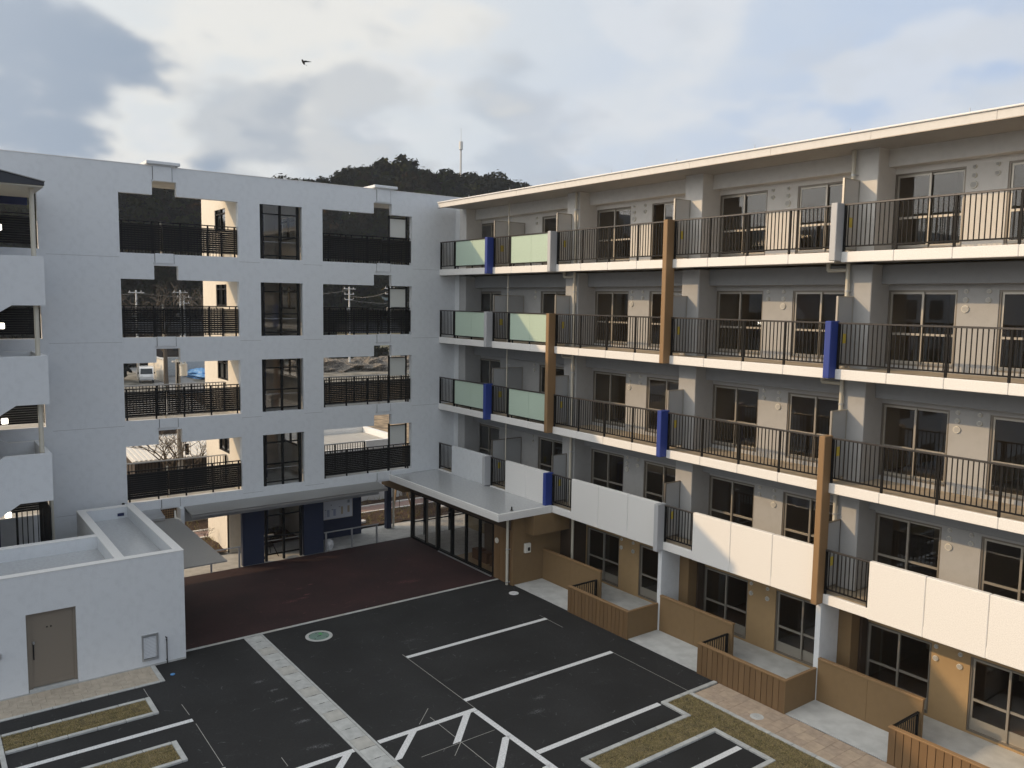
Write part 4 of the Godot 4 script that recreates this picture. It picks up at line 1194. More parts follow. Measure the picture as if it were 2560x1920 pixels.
	var areas := [[-3.30, -2.49, 16.5, 25.0], [-6.68, -3.30, 17.29, 18.0], [-6.68, -3.30, 19.72, 20.4], [-17.0, -13.94, 8.93, 9.68], [-17.0, -13.94, 11.43, 12.18]]
	var rg := RandomNumberGenerator.new(); rg.seed = 17
	var sods := sb()
	var blades := []
	for q in areas:
		var nx := maxi(1, roundi((q[1] - q[0]) / 0.37)); var nz := maxi(1, roundi((q[3] - q[2]) / 0.28))
		for i in nx:
			for j in nz:
				var x0 := lerpf(q[0], q[1], float(i) / nx); var x1 := lerpf(q[0], q[1], float(i + 1) / nx)
				var z0 := lerpf(q[2], q[3], float(j) / nz); var z1 := lerpf(q[2], q[3], float(j + 1) / nz)
				var g := 0.004 + rg.randf() * 0.006
				bx(sods, x0 + g, x1 - g, 0.0, 0.026 + rg.randf() * 0.012, z0 + g, z1 - g)
		for k in int((q[1] - q[0]) * (q[3] - q[2]) * 2300):
			blades.append(Vector3(rg.randf_range(q[0], q[1]), 0.03, rg.randf_range(q[2], q[3])))
	mk("sods", sods, M.turf, tf)
	var bl := sb()
	for k in 3:
		var a := TAU * k / 3
		var u := Vector3(cos(a), 0, sin(a))
		tri(bl, u * 0.004, -u * 0.004, Vector3(cos(a + 1.2) * 0.022, 0.03, sin(a + 1.2) * 0.022))
	var mmesh := MultiMesh.new()
	mmesh.transform_format = MultiMesh.TRANSFORM_3D
	mmesh.use_colors = true
	mmesh.mesh = bl.commit()
	mmesh.instance_count = blades.size()
	for k in blades.size():
		var s := rg.randf_range(0.6, 1.5)
		mmesh.set_instance_transform(k, Transform3D(Basis(Vector3.UP, rg.randf() * TAU).scaled(Vector3(s, s * rg.randf_range(0.4, 1.0), s)), blades[k] - W(tf)))
		var c: Color = [Color(0.36, 0.28, 0.13), Color(0.27, 0.22, 0.095), Color(0.42, 0.33, 0.17), Color(0.17, 0.155, 0.06)][rg.randi() % 4]
		mmesh.set_instance_color(k, c)
	var mi := MultiMeshInstance3D.new()
	mi.multimesh = mmesh
	var gm := mat(Color(1, 1, 1), 0.95); gm.vertex_color_use_as_albedo = true; gm.cull_mode = BaseMaterial3D.CULL_DISABLED
	mi.material_override = gm
	mi.name = "grass_blades"; tf.add_child(mi, true)
	# tiled paths
	var tp := part("tiled_path", self, Vector3(-1.9, 0, 19)); tag(tp, "path of pinkish beige square tiles beside the terraces", "", "", "structure")
	var zz := 16.52
	var row := 0
	while zz < 24.8:
		var x := -2.365 - (0.175 if row % 2 else 0.0)
		while x < -1.31:
			var a := maxf(x, -2.365); var b := minf(x + 0.35, -1.305)
			if b - a > 0.03: pb("tile", tp, [M.tile_a, M.tile_b, M.tile_c][rg.randi() % 3], a + 0.003, b - 0.003, -0.03, 0.012 + rg.randf() * 0.004, zz + 0.003, zz + 0.347)
			x += 0.35
		zz += 0.35; row += 1
	var tl := part("flagged_path", self, Vector3(-15, 0, 7.5)); tag(tl, "beige flagged path in front of the utility building", "", "", "structure")
	for j in 3:
		for i in 13:
			var x := -17.3 + i * 0.305 + (0.15 if j % 2 else 0.0)
			pb("flagstone", tl, [M.flag_a, M.flag_b][rg.randi() % 2], x + 0.002, minf(x + 0.303, -13.385), -0.03, 0.018 + rg.randf() * 0.003, 6.945 + j * 0.345, 6.945 + j * 0.345 + 0.342)
	# terrace floors
	var tr := part("terrace_floor", self, Vector3(0, 0, 15)); tag(tr, "pale troweled concrete terrace floors in front of the ground floor flats", "", "", "structure")
	for q in [[7.34, 13.05], [13.06, 18.49], [18.50, 23.93], [23.94, 29.3]]:
		pb("floor_slab", tr, M.concrete, -1.28, 1.5, -0.05, 0.02, q[0], q[1])

func build_terraces() -> void:
	var names := ["nearest the glass entrance hall", "in the middle of the row of terraces", "at the lower right corner, partly in sunlight"]
	for k in 3:
		var z: float = [10.3, 15.75, 21.17][k]; var ze: float = [13.05, 18.53, 23.94][k]
		var o := thing("terrace_fence", Vector3(-0.65, 0, z), "low brown boarded terrace fence " + names[k], "fence", "brown terrace fences of the ground floor flats")
		var cnt := 16
		for i in cnt:
			var a := lerpf(z, ze, float(i) / cnt); var b := lerpf(z, ze, float(i + 1) / cnt)
			pb("board", o, [M.board_a, M.board_b, M.board_a][(i * 5) % 3], -1.335 - 0.002 * (i % 2), -1.30, 0.03, 0.84, a + 0.008, b - 0.008)
		pb("fence_core", o, M.black, -1.30, -1.24, 0.0, 0.84, z, ze)
		pb("fence_base", o, M.board_a, -1.33, -1.3001, 0.0, 0.03, z, ze)
		pb("fence_cap", o, M.brown, -1.35, -1.22, 0.84, 0.875, z - 0.01, ze + 0.015, 0.006)
		pb("end_panel", o, M.brown_wall, -1.335, -0.03, 0.0, 0.84, ze - 0.035, ze + 0.01)
		pb("end_cap", o, M.brown, -1.219, -0.03, 0.84, 0.875, ze - 0.06, ze + 0.02, 0.006)
		# black bar railing between fence and wall
		pb("rail", o, M.black, -1.22, -0.07, 0.80, 0.84, z - 0.01, z + 0.04)
		pb("rail", o, M.black, -1.22, -0.07, 0.08, 0.11, z, z + 0.03)
		for i in 11: pb("bar", o, M.black, -1.12 + i * 0.095, -1.10 + i * 0.095, 0.11, 0.80, z + 0.005, z + 0.025)
		pb("rail_post", o, M.black, -0.12, -0.07, 0.02, 0.82, z - 0.005, z + 0.035)
		pb("rail_post", o, M.black, -1.22, -1.17, 0.02, 0.82, z - 0.005, z + 0.035)
		var z0: float = [7.36, 13.13, 18.57][k]; var z1: float = [10.43, 15.88, 21.25][k]
		var w := thing("terrace_wall", Vector3(0.02, 0, z0), "plain brown terrace wall behind pale concrete " + ["beside the entrance hall's meter box", "between the first and second boarded fences", "between the second and third boarded fences"][k], "wall", "brown terrace walls of the ground floor flats")
		var zm := (z0 + z1) / 2
		pb("wall_panel", w, M.brown_wall, -0.03, 0.05, 0.02, 1.10, z0, zm - 0.003)
		pb("wall_panel", w, M.brown_wall, -0.03, 0.05, 0.02, 1.10, zm + 0.003, z1)
		pb("wall_cap", w, M.brown, -0.05, 0.07, 1.10, 1.145, z0, z1 + 0.015, 0.006)

# ------------------------------------------------------------------ plants
func leaf_cloud(sd: int, lobes: Array, many: int, size: float, flat := 1.0) -> SurfaceTool:
	# small leaf clumps spread through the shells of several lobes; lobes: [centre, radii]
	var r := RandomNumberGenerator.new(); r.seed = sd
	var st := sb()
	var total := 0.0
	for l in lobes: total += l[1].x * l[1].z
	for l in lobes:
		var cnt := int(many * l[1].x * l[1].z / total)
		for k in cnt:
			var d := Vector3(r.randfn(), r.randfn() * 0.9 + 0.12, r.randfn()).normalized()
			var rad := pow(r.randf(), 0.33) * r.randf_range(0.78, 1.1)
			var c: Vector3 = l[0] + d * l[1] * rad
			var n := (d * 1.3 + Vector3(r.randfn(), r.randfn() * flat + 0.45, r.randfn()) * 0.55).normalized()
			var u := n.cross(Vector3(r.randfn(), r.randfn(), r.randfn())).normalized(); var v := n.cross(u)
			var s := size * r.randf_range(0.55, 1.3)
			var a := c + u * s; var b := c + v * s * 0.55; var e := c - u * s * 0.9; var g := c - v * s * 0.6
			for p in [a, b, e, a, e, g]:
				st.set_normal(n); st.add_vertex(p)
	return st

var tree_kinds := []
func make_tree_kinds() -> void:
	var r := RandomNumberGenerator.new(); r.seed = 90
	for k in 5:
		var lobes := []
		var cnt: int = [9, 7, 10, 8, 6][k]
		var hw: float = [3.4, 2.7, 3.9, 3.0, 1.7][k]
		for i in cnt:
			var a := r.randf() * TAU; var q := sqrt(r.randf()) * hw * 0.72
			var y := r.randf_range(3.2, 7.2) if k < 4 else 2.0 + i * 1.15
			var s := r.randf_range(1.0, 1.75) * (1.0 if k < 4 else 0.62 + 0.5 * (1.0 - i / 6.0))
			if k == 4: q *= 0.15
			lobes.append([Vector3(cos(a) * q, y, sin(a) * q), Vector3(s, s * 0.72, s)])
		var crown := leaf_cloud(300 + k, lobes, 1700, 0.30)
		var tr := sb()
		var top := Vector3(r.randf_range(-0.3, 0.3), 4.6, r.randf_range(-0.3, 0.3))
		tube(tr, Vector3(0, -1.2, 0), top, 0.24, 0.11, 7, false)
		for l in lobes:
			tube(tr, top * r.randf_range(0.5, 0.95), l[0], 0.085, 0.03, 5, false)
		tree_kinds.append([crown.commit(), tr.commit()])

func plant_tree(kind: int, leaf: String, pos: Vector3, turn: float, s: Vector3, label: String, group: String) -> void:
	var o := thing("tree", pos, label, "tree", group)
	o.rotation.y = turn
	o.scale = s
	var t := MeshInstance3D.new(); t.mesh = tree_kinds[kind][1]; t.material_override = M.bark; t.name = "trunk"; o.add_child(t, true)
	var c := MeshInstance3D.new(); c.mesh = tree_kinds[kind][0]; c.material_override = M[leaf]; c.name = "crown"; o.add_child(c, true)

func crest(x: float) -> float:
	# height of the wooded ridge along its crest
	var pts := [[-400, 8], [-120, 12], [-20, 19], [16, 24], [25, 22.5], [36, 23], [52, 24], [64, 28], [74, 30], [82, 32], [96, 30.3], [106, 31.8], [112, 31], [124, 28], [145, 24], [220, 24], [420, 16]]
	for i in pts.size() - 1:
		if x <= pts[i + 1][0]:
			return lerpf(pts[i][1], pts[i + 1][1], smoothstep(0, 1, (x - pts[i][0]) / (pts[i + 1][0] - pts[i][0])))
	return 14.0

var hn := FastNoiseLite.new()
func hill_y(x: float, z: float) -> float:
	var foot := smoothstep(-98.0, -152.0, z)
	return crest(x) * foot * lerpf(1.0, 0.75, smoothstep(-160.0, -260.0, z)) + hn.get_noise_2d(x * 1.0, z * 1.0) * 2.2 * foot - 0.02

func build_hills() -> void:
	hn.seed = 55; hn.frequency = 0.02
	var st := sb()
	st.set_smooth_group(0)
	var xs := 64; var zs := 26
	var P := func(i: int, j: int) -> Vector3:
		var x := lerpf(-400.0, 420.0, float(i) / xs); var z := lerpf(-96.0, -300.0, pow(float(j) / zs, 1.3))
		return Vector3(x, hill_y(x, z), z)
	for i in xs:
		for j in zs:
			var a: Vector3 = P.call(i, j); var b: Vector3 = P.call(i + 1, j); var c: Vector3 = P.call(i + 1, j + 1); var d: Vector3 = P.call(i, j + 1)
			for p in [a, c, b, a, d, c]:
				st.add_vertex(p)
	st.generate_normals()
	tag(mk("hill", st, M.hill), "wooded hill rising behind the buildings", "", "", "structure")
	make_tree_kinds()
	var r := RandomNumberGenerator.new(); r.seed = 61
	var leaves := ["leaf_dark", "leaf_mid", "leaf_mid", "leaf_olive", "leaf_dark", "leaf_bright", "leaf_brown"]
	# the trees one can tell apart along the ridge
	var spots := []
	var x := 60.0
	while x < 128.0:
		spots.append([x, -150.0 + r.randf_range(-2, 2), r.randf_range(0.8, 1.12)])
		x += r.randf_range(2.0, 3.4)
	for q in [[72, -149, 1.15], [80, -150, 1.35], [83.5, -151, 1.3], [88, -150, 1.15], [77, -150, 1.15]]: spots.append(q)
	x = 10.0
	while x < 34.0:
		spots.append([x, -150.0 + r.randf_range(-2, 2), r.randf_range(0.75, 1.1)])
		x += r.randf_range(2.6, 4.4)
	var k := 0
	for q in spots:
		var kind := r.randi() % 4
		var p := Vector3(q[0], hill_y(q[0], q[1]), q[1])
		var s: float = q[2]
		var lf: String = leaves[r.randi() % 4]
		plant_tree(kind, lf, p, r.randf() * TAU, Vector3(s, s * r.randf_range(0.9, 1.1), s), "evergreen tree on the ridge of the wooded hill against the sky", "trees along the hill's ridge")
		k += 1
	plant_tree(0, "leaf_bright", Vector3(44.5, hill_y(44.5, -107) - 0.5, -107), 0.7, Vector3(1.75, 1.9, 1.75), "big rounded yellow-green tree at the hill foot in the right fifth floor opening", "")
	plant_tree(2, "leaf_bright", Vector3(50.5, hill_y(50.5, -106) - 0.5, -106), 2.1, Vector3(1.2, 1.3, 1.2), "smaller yellow-green tree right of the big rounded one at the hill foot", "")
	plant_tree(4, "leaf_dark", Vector3(113, hill_y(113, -150) - 1, -150), 0.4, Vector3(0.9, 1.35, 0.9), "narrow pointed conifer rising above the ridge right of the mast", "")
	# the wood below, one mass
	var per := {}
	var cells := 0
	for i in 2100:
		var px := r.randf_range(-130, 230); var pz := -101.0 - pow(r.randf(), 1.0) * 62.0
		var py := hill_y(px, pz)
		if py < 0.6: continue
		var kind := r.randi() % 4
		var s := r.randf_range(0.6, 1.75)
		var lf: String = leaves[r.randi() % 7]
		var key := "%d/%s" % [kind, lf]
		if not per.has(key): per[key] = []
		per[key].append(Transform3D(Basis(Vector3.UP, r.randf() * TAU).scaled(Vector3(s, s, s)), Vector3(px, py - 0.8, pz)))
	var wood := part("wood", self, Vector3(50, 0, -125)); tag(wood, "mixed dark evergreen wood covering the hillside", "trees", "", "stuff")
	for key in per:
		var kl: PackedStringArray = key.split("/")
		var mmesh := MultiMesh.new(); mmesh.transform_format = MultiMesh.TRANSFORM_3D
		mmesh.mesh = tree_kinds[int(kl[0])][0]; mmesh.instance_count = per[key].size()
		for i in per[key].size():
			var t: Transform3D = per[key][i]; t.origin -= W(wood); mmesh.set_instance_transform(i, t)
		var mi := MultiMeshInstance3D.new(); mi.multimesh = mmesh; mi.material_override = M[kl[1]]
		mi.name = numbered("tree_crowns", wood); wood.add_child(mi, true)
	# mast on the ridge
	var mast := thing("radio_mast", Vector3(99.5, hill_y(99.5, -152), -152), "thin white lattice radio mast standing on the wooded ridge", "mast")
	var st2 := sb()
	var y0 := hill_y(99.5, -152)
	for a in 3:
		var o := Vector3(cos(TAU * a / 3), 0, sin(TAU * a / 3)) * 0.28
		tube(st2, Vector3(99.5, y0, -152) + o, Vector3(99.5, y0 + 20.0, -152) + o * 0.6, 0.09, 0.07, 5)
	for i in 18:
		var yy := y0 + i * 1.05
		tube(st2, Vector3(99.3, yy, -152), Vector3(99.7, yy + 1.0, -152), 0.05, 0.05, 4, false)
		tube(st2, Vector3(99.7, yy, -152.2), Vector3(99.3, yy + 1.0, -151.8), 0.05, 0.05, 4, false)
	mk("lattice", st2, M.pole_white, mast)
	var st3 := sb()
	tube(st3, Vector3(99.5, y0 + 18.0, -152), Vector3(99.5, y0 + 20.0, -152), 0.5, 0.5, 8)
	tube(st3, Vector3(99.5, y0 + 20.0, -152), Vector3(99.5, y0 + 23.5, -152), 0.07, 0.04, 5)
	tube(st3, Vector3(96.2, y0 + 9.5, -152), Vector3(99.5, y0 + 9.4, -152), 0.05, 0.05, 5)
	mk("antenna", st3, M.pole_white, mast)

# ------------------------------------------------------------------ neighbourhood seen through the openings
func house(called: String, pos: Vector3, sz: Vector3, roof_h: float, wall_m: Material, roof_m: Material, label: String, turn := 0.0) -> Node3D:
	var o := thing(called, pos, label, "house")
	var x := sz.x / 2; var z := sz.z / 2
	pb("wall", o, wall_m, pos.x - x, pos.x + x, pos.y, pos.y + sz.y, pos.z - z, pos.z + z)
	var st := sb()
	var e := 0.5
	prism_x(st, [Vector2(pos.z - z - e, pos.y + sz.y - 0.05), Vector2(pos.z - z - e, pos.y + sz.y + 0.12), Vector2(pos.z, pos.y + sz.y + roof_h), Vector2(pos.z + z + e, pos.y + sz.y + 0.12), Vector2(pos.z + z + e, pos.y + sz.y - 0.05)], pos.x - x - e, pos.x + x + e)
	mk("roof", st, roof_m, o)
	for k in 3:
		var wx := pos.x - x + sz.x * (k + 0.5) / 3
		pb("window", o, M.car_glass, wx - 0.6, wx + 0.6, pos.y + sz.y * 0.4, pos.y + sz.y * 0.75, pos.z + z, pos.z + z + 0.04)
	o.rotation.y = turn
	return o

func utility_pole(pos: Vector3, h: float, label: String, m: Material, arms := 3) -> void:
	var o := thing("utility_pole", pos, label, "utility pole", "utility poles beyond the gallery")
	var st := sb()
	tube(st, pos, pos + Vector3(0, h, 0), 0.16, 0.10, 10)
	mk("pole", st, m, o)
	for k in arms:
		var y := pos.y + h - 0.35 - k * 0.75
		var s2 := sb()
		bx(s2, pos.x - 0.9 + 0.12 * k, pos.x + 0.9 - 0.25 * k, y, y + 0.1, pos.z + 0.1, pos.z + 0.2)
		for i in 3:
			var x := pos.x - 0.75 + 0.65 * i
			tube(s2, Vector3(x, y + 0.1, pos.z + 0.15), Vector3(x, y + 0.3, pos.z + 0.15), 0.05, 0.035, 6)
		mk("cross_arm", s2, M.pole_white, o)
	var s3 := sb()
	bx(s3, pos.x - 0.55, pos.x - 0.1, pos.y + h - 3.4, pos.y + h - 2.9, pos.z, pos.z + 0.3)
	mk("switch_gear", s3, M.pole_white, o)

func wire(a: Vector3, b: Vector3, sag: float, label: String, r := 0.02) -> void:
	var o := thing("overhead_wire", (a + b) / 2, label, "wire", "overhead wires beyond the gallery")
	var st := sb()
	var prev := a
	for i in range(1, 13):
		var t := i / 12.0
		var p := a.lerp(b, t) - Vector3(0, sag * 4 * t * (1 - t), 0)
		tube(st, prev, p, r, r, 4, false)
		prev = p
	mk("cable", st, M.pole, o)

func branch(st: SurfaceTool, r: RandomNumberGenerator, p: Vector3, d: Vector3, len: float, rad: float, depth: int) -> void:
	var q := p + d * len
	tube(st, p, q, rad, rad * 0.62, 5, false)
	if depth == 0: return
	for k in 3:
		var nd := (d + Vector3(r.randfn(), r.randfn() * 0.6 + 0.1, r.randfn()) * 0.55).normalized()
		branch(st, r, p.lerp(q, r.randf_range(0.55, 1.0)), nd, len * r.randf_range(0.6, 0.85), rad * 0.58, depth - 1)

func bare_tree(pos: Vector3, h: float, sd: int, label: String) -> void:
	var o := thing("bare_tree", pos, label, "tree", "leafless trees beyond the gallery")
	var r := RandomNumberGenerator.new(); r.seed = sd
	var st := sb()
	tube(st, pos, pos + Vector3(0, h * 0.35, 0), 0.022 * h, 0.016 * h, 7, false)
	mk("trunk", st, M.bark, o)
	var s2 := sb()
	for k in 3: branch(s2, r, pos + Vector3(0, h * 0.33, 0), Vector3(r.randfn() * 0.5, 1, r.randfn() * 0.5).normalized(), h * 0.24, 0.012 * h, 4)
	mk("branches", s2, M.bark, o)

func build_car(pos: Vector3, turn: float, label: String) -> void:
	var o := thing("parked_van", pos, label, "van", "white vehicles parked beyond the gallery")
	var st := sb()
	prism_x(st, [Vector2(-1.65, 0.35), Vector2(1.55, 0.35), Vector2(1.66, 0.75), Vector2(1.52, 1.0), Vector2(1.1, 1.72), Vector2(0.85, 1.82), Vector2(-1.5, 1.82), Vector2(-1.66, 1.6)], -0.76, 0.76)
	var b := mk("body", st, M.car, o); b.position = Vector3.ZERO
	var s2 := sb()
	quad(s2, Vector3(-0.66, 1.06, 1.50), Vector3(0.66, 1.06, 1.50), Vector3(0.6, 1.66, 1.155), Vector3(-0.6, 1.66, 1.155))
	for s in [-1.0, 1.0]:
		bx(s2, s * 0.765 - 0.004, s * 0.765 + 0.004, 1.08, 1.6, -1.3, 0.95)
	var g := mk("windscreen", s2, M.car_glass, o); g.position = Vector3(0, 0.012, 0.02)
	for s in [-1.0, 1.0]:
		for z in [1.05, -1.1]:
			var s3 := sb(); tube(s3, Vector3(s * 0.62, 0.28, z), Vector3(s * 0.79, 0.28, z), 0.28, 0.28, 16)
			var w := mk("wheel", s3, M.rubber, o); w.position = Vector3.ZERO
		var s4 := sb(); cbx(s4, s * 0.56 - 0.14, s * 0.56 + 0.14, 0.72, 0.9, 1.55, 1.64, 0.02)
		var l := mk("headlight", s4, M.milk, o); l.position = Vector3.ZERO
		var s5 := sb(); cbx(s5, s * 0.88 - 0.08, s * 0.88 + 0.08, 1.08, 1.26, 1.1, 1.2, 0.02)
		var mm := mk("mirror", s5, M.black, o); mm.position = Vector3.ZERO
	var s6 := sb(); bx(s6, -0.7, 0.7, 0.36, 0.5, 1.56, 1.68)
	var bp := mk("bumper", s6, M.panel_grey, o); bp.position = Vector3.ZERO
	o.rotation.y = turn

func bush(called: String, pos: Vector3, r: Vector3, leaf: String, many: int, sz: float, label: String, cat: String, sd: int) -> void:
	var o := thing(called, pos, label, cat)
	var lobes := []
	var g := RandomNumberGenerator.new(); g.seed = sd
	for k in 7: lobes.append([pos + Vector3(g.randf_range(-0.6, 0.6) * r.x, r.y * g.randf_range(0.35, 0.6), g.randf_range(-0.5, 0.5) * r.z), Vector3(r.x * 0.5, r.y * 0.5, r.z * 0.55)])
	mk("foliage", leaf_cloud(sd, lobes, many, sz), M[leaf], o)
	var st := sb(); tube(st, pos - Vector3(0, 0.2, 0), pos + Vector3(0, r.y * 0.6, 0), 0.08, 0.04, 6)
	mk("stem", st, M.bark, o)

func build_neighbourhood() -> void:
	# garden strip right behind the gallery
	var pv := part("passage_floor", self, Vector3(-5, 0, -1.2)); tag(pv, "pale concrete floor under the back wing", "", "", "structure")
	mk("slab", sheet_xz(-13, 6.4, -2.25, 0.015, 0.012), M.concrete_light, pv)
	var bed := part("soil_bed", self, Vector3(-4, 0, -3.4)); tag(bed, "bare brown planting soil behind the passage", "", "", "structure")
	var sn := FastNoiseLite.new(); sn.seed = 8; sn.frequency = 0.9; sn.fractal_octaves = 4
	for q in [[-14.0, 9.0, -4.5, -2.25], [-14.0, 9.0, -7.4, -5.72], [-12.4, -8.5, -4.45, -1.9]]:
		var st := sb()
		var nx := 90; var nz := 12
		for i in nx:
			for j in nz:
				var pp := []
				for c in [[0, 1], [1, 1], [1, 0], [0, 0]]:
					var x: float = lerpf(q[0], q[1], float(i + c[0]) / nx); var z: float = lerpf(q[2], q[3], float(j + c[1]) / nz)
					pp.append(Vector3(x, 0.05 + 0.09 * sn.get_noise_2d(x, z) + (0.02 if q[3] > -2 else 0.0), z))
				quad(st, pp[0], pp[1], pp[2], pp[3])
		mk("soil", st, M.soil, bed)
	var gp := part("garden_path", self, Vector3(-2, 0, -5.1)); tag(gp, "pinkish paved path with white kerbs behind the building", "", "", "structure")
	for k in 28: pb("path_slab", gp, M.path_pink, -14 + k * 0.82, -14 + k * 0.82 + 0.815, -0.04, 0.03, -5.6, -4.62)
	for k in 23:
		pb("kerb_stone", gp, M.fascia, -14 + k, -14 + k + 0.992, -0.04, 0.075, -4.62, -4.5)
		pb("kerb_stone", gp, M.fascia, -14 + k, -14 + k + 0.992, -0.04, 0.075, -5.72, -5.6)
	var wm := thing("wire_fence", Vector3(-2, 0, -7.3), "thin wire mesh fence on posts behind the garden path", "fence")
	var ws := sb()
	for k in 11:
		bx(ws, -13.0, 8.0, 0.1 + k * 0.1, 0.108 + k * 0.1, -7.305, -7.297)
	for k in 210: bx(ws, -13.0 + k * 0.1, -12.993 + k * 0.1, 0.05, 1.15, -7.306, -7.298)
	tag(mk("mesh", ws, M.bamboo, wm), "", "", "", "stuff")
	for k in 11: pb("fence_post", wm, M.steel, -13.0 + k * 2.1, -12.95 + k * 2.1, 0, 1.2, -7.33, -7.28)
	var wc := thing("inspection_cap", Vector3(-2.1, 0, -3.1), "white round cap lying in the brown soil behind the notice board", "inspection cap", "round inspection caps in the ground")
	var s0 := sb(); disc(s0, Vector3(-2.1, 0.13, -3.1), 0, 0.18, 0.1); mk("cap", s0, M.paint, wc)
	var wc2 := thing("inspection_cap", Vector3(2.6, 0, -3.6), "white round cap in the soil seen through the hall glass", "inspection cap", "round inspection caps in the ground")
	var s01 := sb(); disc(s01, Vector3(2.4, 0.13, -3.4), 0, 0.2, 0.1); mk("cap", s01, M.paint, wc2)
	# young trees held by pole tripods
	for q in [[0.15, -3.7, "sapling tied to a three-legged pole support behind the corner column", 31], [-8.9, -3.4, "bare young shrub against the sunlit white wall", 32]]:
		var sp := thing("sapling", Vector3(q[0], 0, q[1]), q[2], "sapling", "saplings in the soil strip")
		if q[3] == 31:
			for a in 3:
				var st := sb()
				tube(st, Vector3(q[0] + cos(a * 2.1 + 0.4) * 0.65, 0, q[1] + sin(a * 2.1 + 0.4) * 0.55), Vector3(q[0] + cos(a * 2.1) * 0.05, 2.2, q[1]), 0.035, 0.03, 6)
				mk("support_pole", st, M.bamboo, sp)
		var rs := RandomNumberGenerator.new(); rs.seed = q[3]
		var st2 := sb()
		branch(st2, rs, Vector3(q[0], 0, q[1]), Vector3(0, 1, 0), 0.9 if q[3] == 31 else 0.35, 0.02, 4)
		mk("stem", st2, M.bark, sp)
	# dry tufts in the soil
	var tu := part("dry_tufts", self, Vector3(-3, 0, -4)); tag(tu, "dry grass tufts and stalks in the soil strips", "weeds", "", "stuff")
	var r := RandomNumberGenerator.new(); r.seed = 77
	var tst := sb()
	for k in 900:
		var z := r.randf_range(-4.4, -2.4) if k % 3 else r.randf_range(-7.3, -5.8)
		var p := Vector3(r.randf_range(-12, 7), 0.04, z)
		for i in 3:
			var u := Vector3(r.randfn(), 0, r.randfn()).normalized() * 0.012
			tri(tst, p + u, p - u, p + Vector3(r.randfn() * 0.09, r.randf_range(0.06, 0.28), r.randfn() * 0.09))
	mk("tufts", tst, M.dry_grass, tu)
	# low white-roofed houses just behind, seen through the second floor openings
	var a := thing("tin_roof_house", Vector3(-8.5, 0, -12), "low house with bright corrugated white roofs in two steps behind the back wing", "house")
	pb("wall", a, M.wood_wall, -10.4, -6.2, 0, 2.75, -13.0, -8.6)
	pb("wall", a, M.wood_wall, -11.8, -5.6, 0, 3.35, -17.5, -13.0)
	var s1 := sb()
	for k in 46:
		var x := -10.55 + k * 0.1
		prism_x(s1, [Vector2(-8.25, 2.78), Vector2(-8.25, 2.83 + 0.03 * (k % 2)), Vector2(-12.98, 3.24 + 0.03 * (k % 2)), Vector2(-12.98, 3.2)], x, x + 0.1)
	mk("roof", s1, M.roof_tin, a)
	var s2 := sb()
	for k in 72:
		var x := -12.2 + k * 0.1
		prism_x(s2, [Vector2(-12.7, 3.46), Vector2(-12.7, 3.51 + 0.03 * (k % 2)), Vector2(-19.0, 4.2 + 0.03 * (k % 2)), Vector2(-19.0, 4.15)], x, x + 0.1)
	mk("upper_roof", s2, M.roof_tin, a)
	pb("upper_eave", a, M.wood_wall, -12.1, -5.0, 3.26, 3.455, -12.74, -12.66)
	var c := thing("flat_roof_store", Vector3(0, 0, -8), "flat white roofed store with a low parapet behind the right openings", "building")
	pb("wall", c, M.white, -3.2, 1.9, 0, 2.72, -11.0, -6.6)
	pb("roof", c, M.roof_tin, -3.1, 1.8, 2.72, 2.76, -10.9, -6.7)
	for k in 24: pb("roof_rib", c, M.roof_tin, -3.1, 1.8, 2.7605, 2.79, -10.85 + k * 0.17, -10.81 + k * 0.17)
	for q in [[-3.2, 2.0, -11.1, -10.9], [1.8, 2.0, -10.9, -6.5], [-0.2, 1.8, -6.7, -6.5]]:
		pb("parapet", c, M.white, q[0], q[1], 2.7, 3.1, q[2], q[3], 0.01)
	# nearby pole with transformer
	var tp := thing("transformer_pole", Vector3(-8.62, 0, -8), "utility pole with a round grey transformer behind the left openings", "utility pole", "utility poles beyond the gallery")
	var s3 := sb(); tube(s3, Vector3(-8.62, 0, -8), Vector3(-8.62, 7.3, -8), 0.13, 0.10, 12); mk("pole", s3, M.pole, tp)
	var s4 := sb()
	tube(s4, Vector3(-8.44, 6.58, -7.8), Vector3(-8.44, 7.05, -7.8), 0.165, 0.165, 14)
	tube(s4, Vector3(-8.44, 7.05, -7.8), Vector3(-8.44, 7.12, -7.8), 0.18, 0.14, 14)
	for i in 2: tube(s4, Vector3(-8.52 + 0.16 * i, 7.12, -7.8), Vector3(-8.52 + 0.16 * i, 7.24, -7.8), 0.035, 0.025, 8)
	mk("transformer", s4, M.vent, tp)
	pb("meter_box", tp, M.black, -8.42, -8.28, 3.0, 3.5, -7.95, -7.8, 0.01)
	pb("cross_arm", tp, M.pole_white, -8.9, -8.25, 7.18, 7.25, -7.9, -7.82)
	for i in 3:
		var s5 := sb(); tube(s5, Vector3(-8.72 + 0.03 * i, 6.2, -7.85), Vector3(-8.66, 7.2, -7.88), 0.012, 0.012, 5); mk("cable", s5, M.black, tp)
	bare_tree(Vector3(-9.3, 0, -5.6), 5.4, 12, "leafless tree in front of the white tin roofs")
	bare_tree(Vector3(4, 0, -62), 12.5, 13, "leafless pale tree below the hill seen through the left fourth floor opening")
	bare_tree(Vector3(11, 0, -70), 13.0, 14, "twiggy leafless tree beside the white pole below the hill")
	bare_tree(Vector3(-2, 0, -66), 13.0, 15, "leafless tree at the far left below the hill")
	# further back: road, vans, walls and houses
	tag(mk("field", sheet_xz(3.0, 60, -60, -12, -0.012), M.dirt), "bare tan dirt field behind the right end of the building", "", "", "structure")
	var rd := sb(); quad(rd, Vector3(1.5, -0.02, -30), Vector3(5.0, -0.02, -30), Vector3(12.5, -0.02, -97), Vector3(7.0, -0.02, -97))
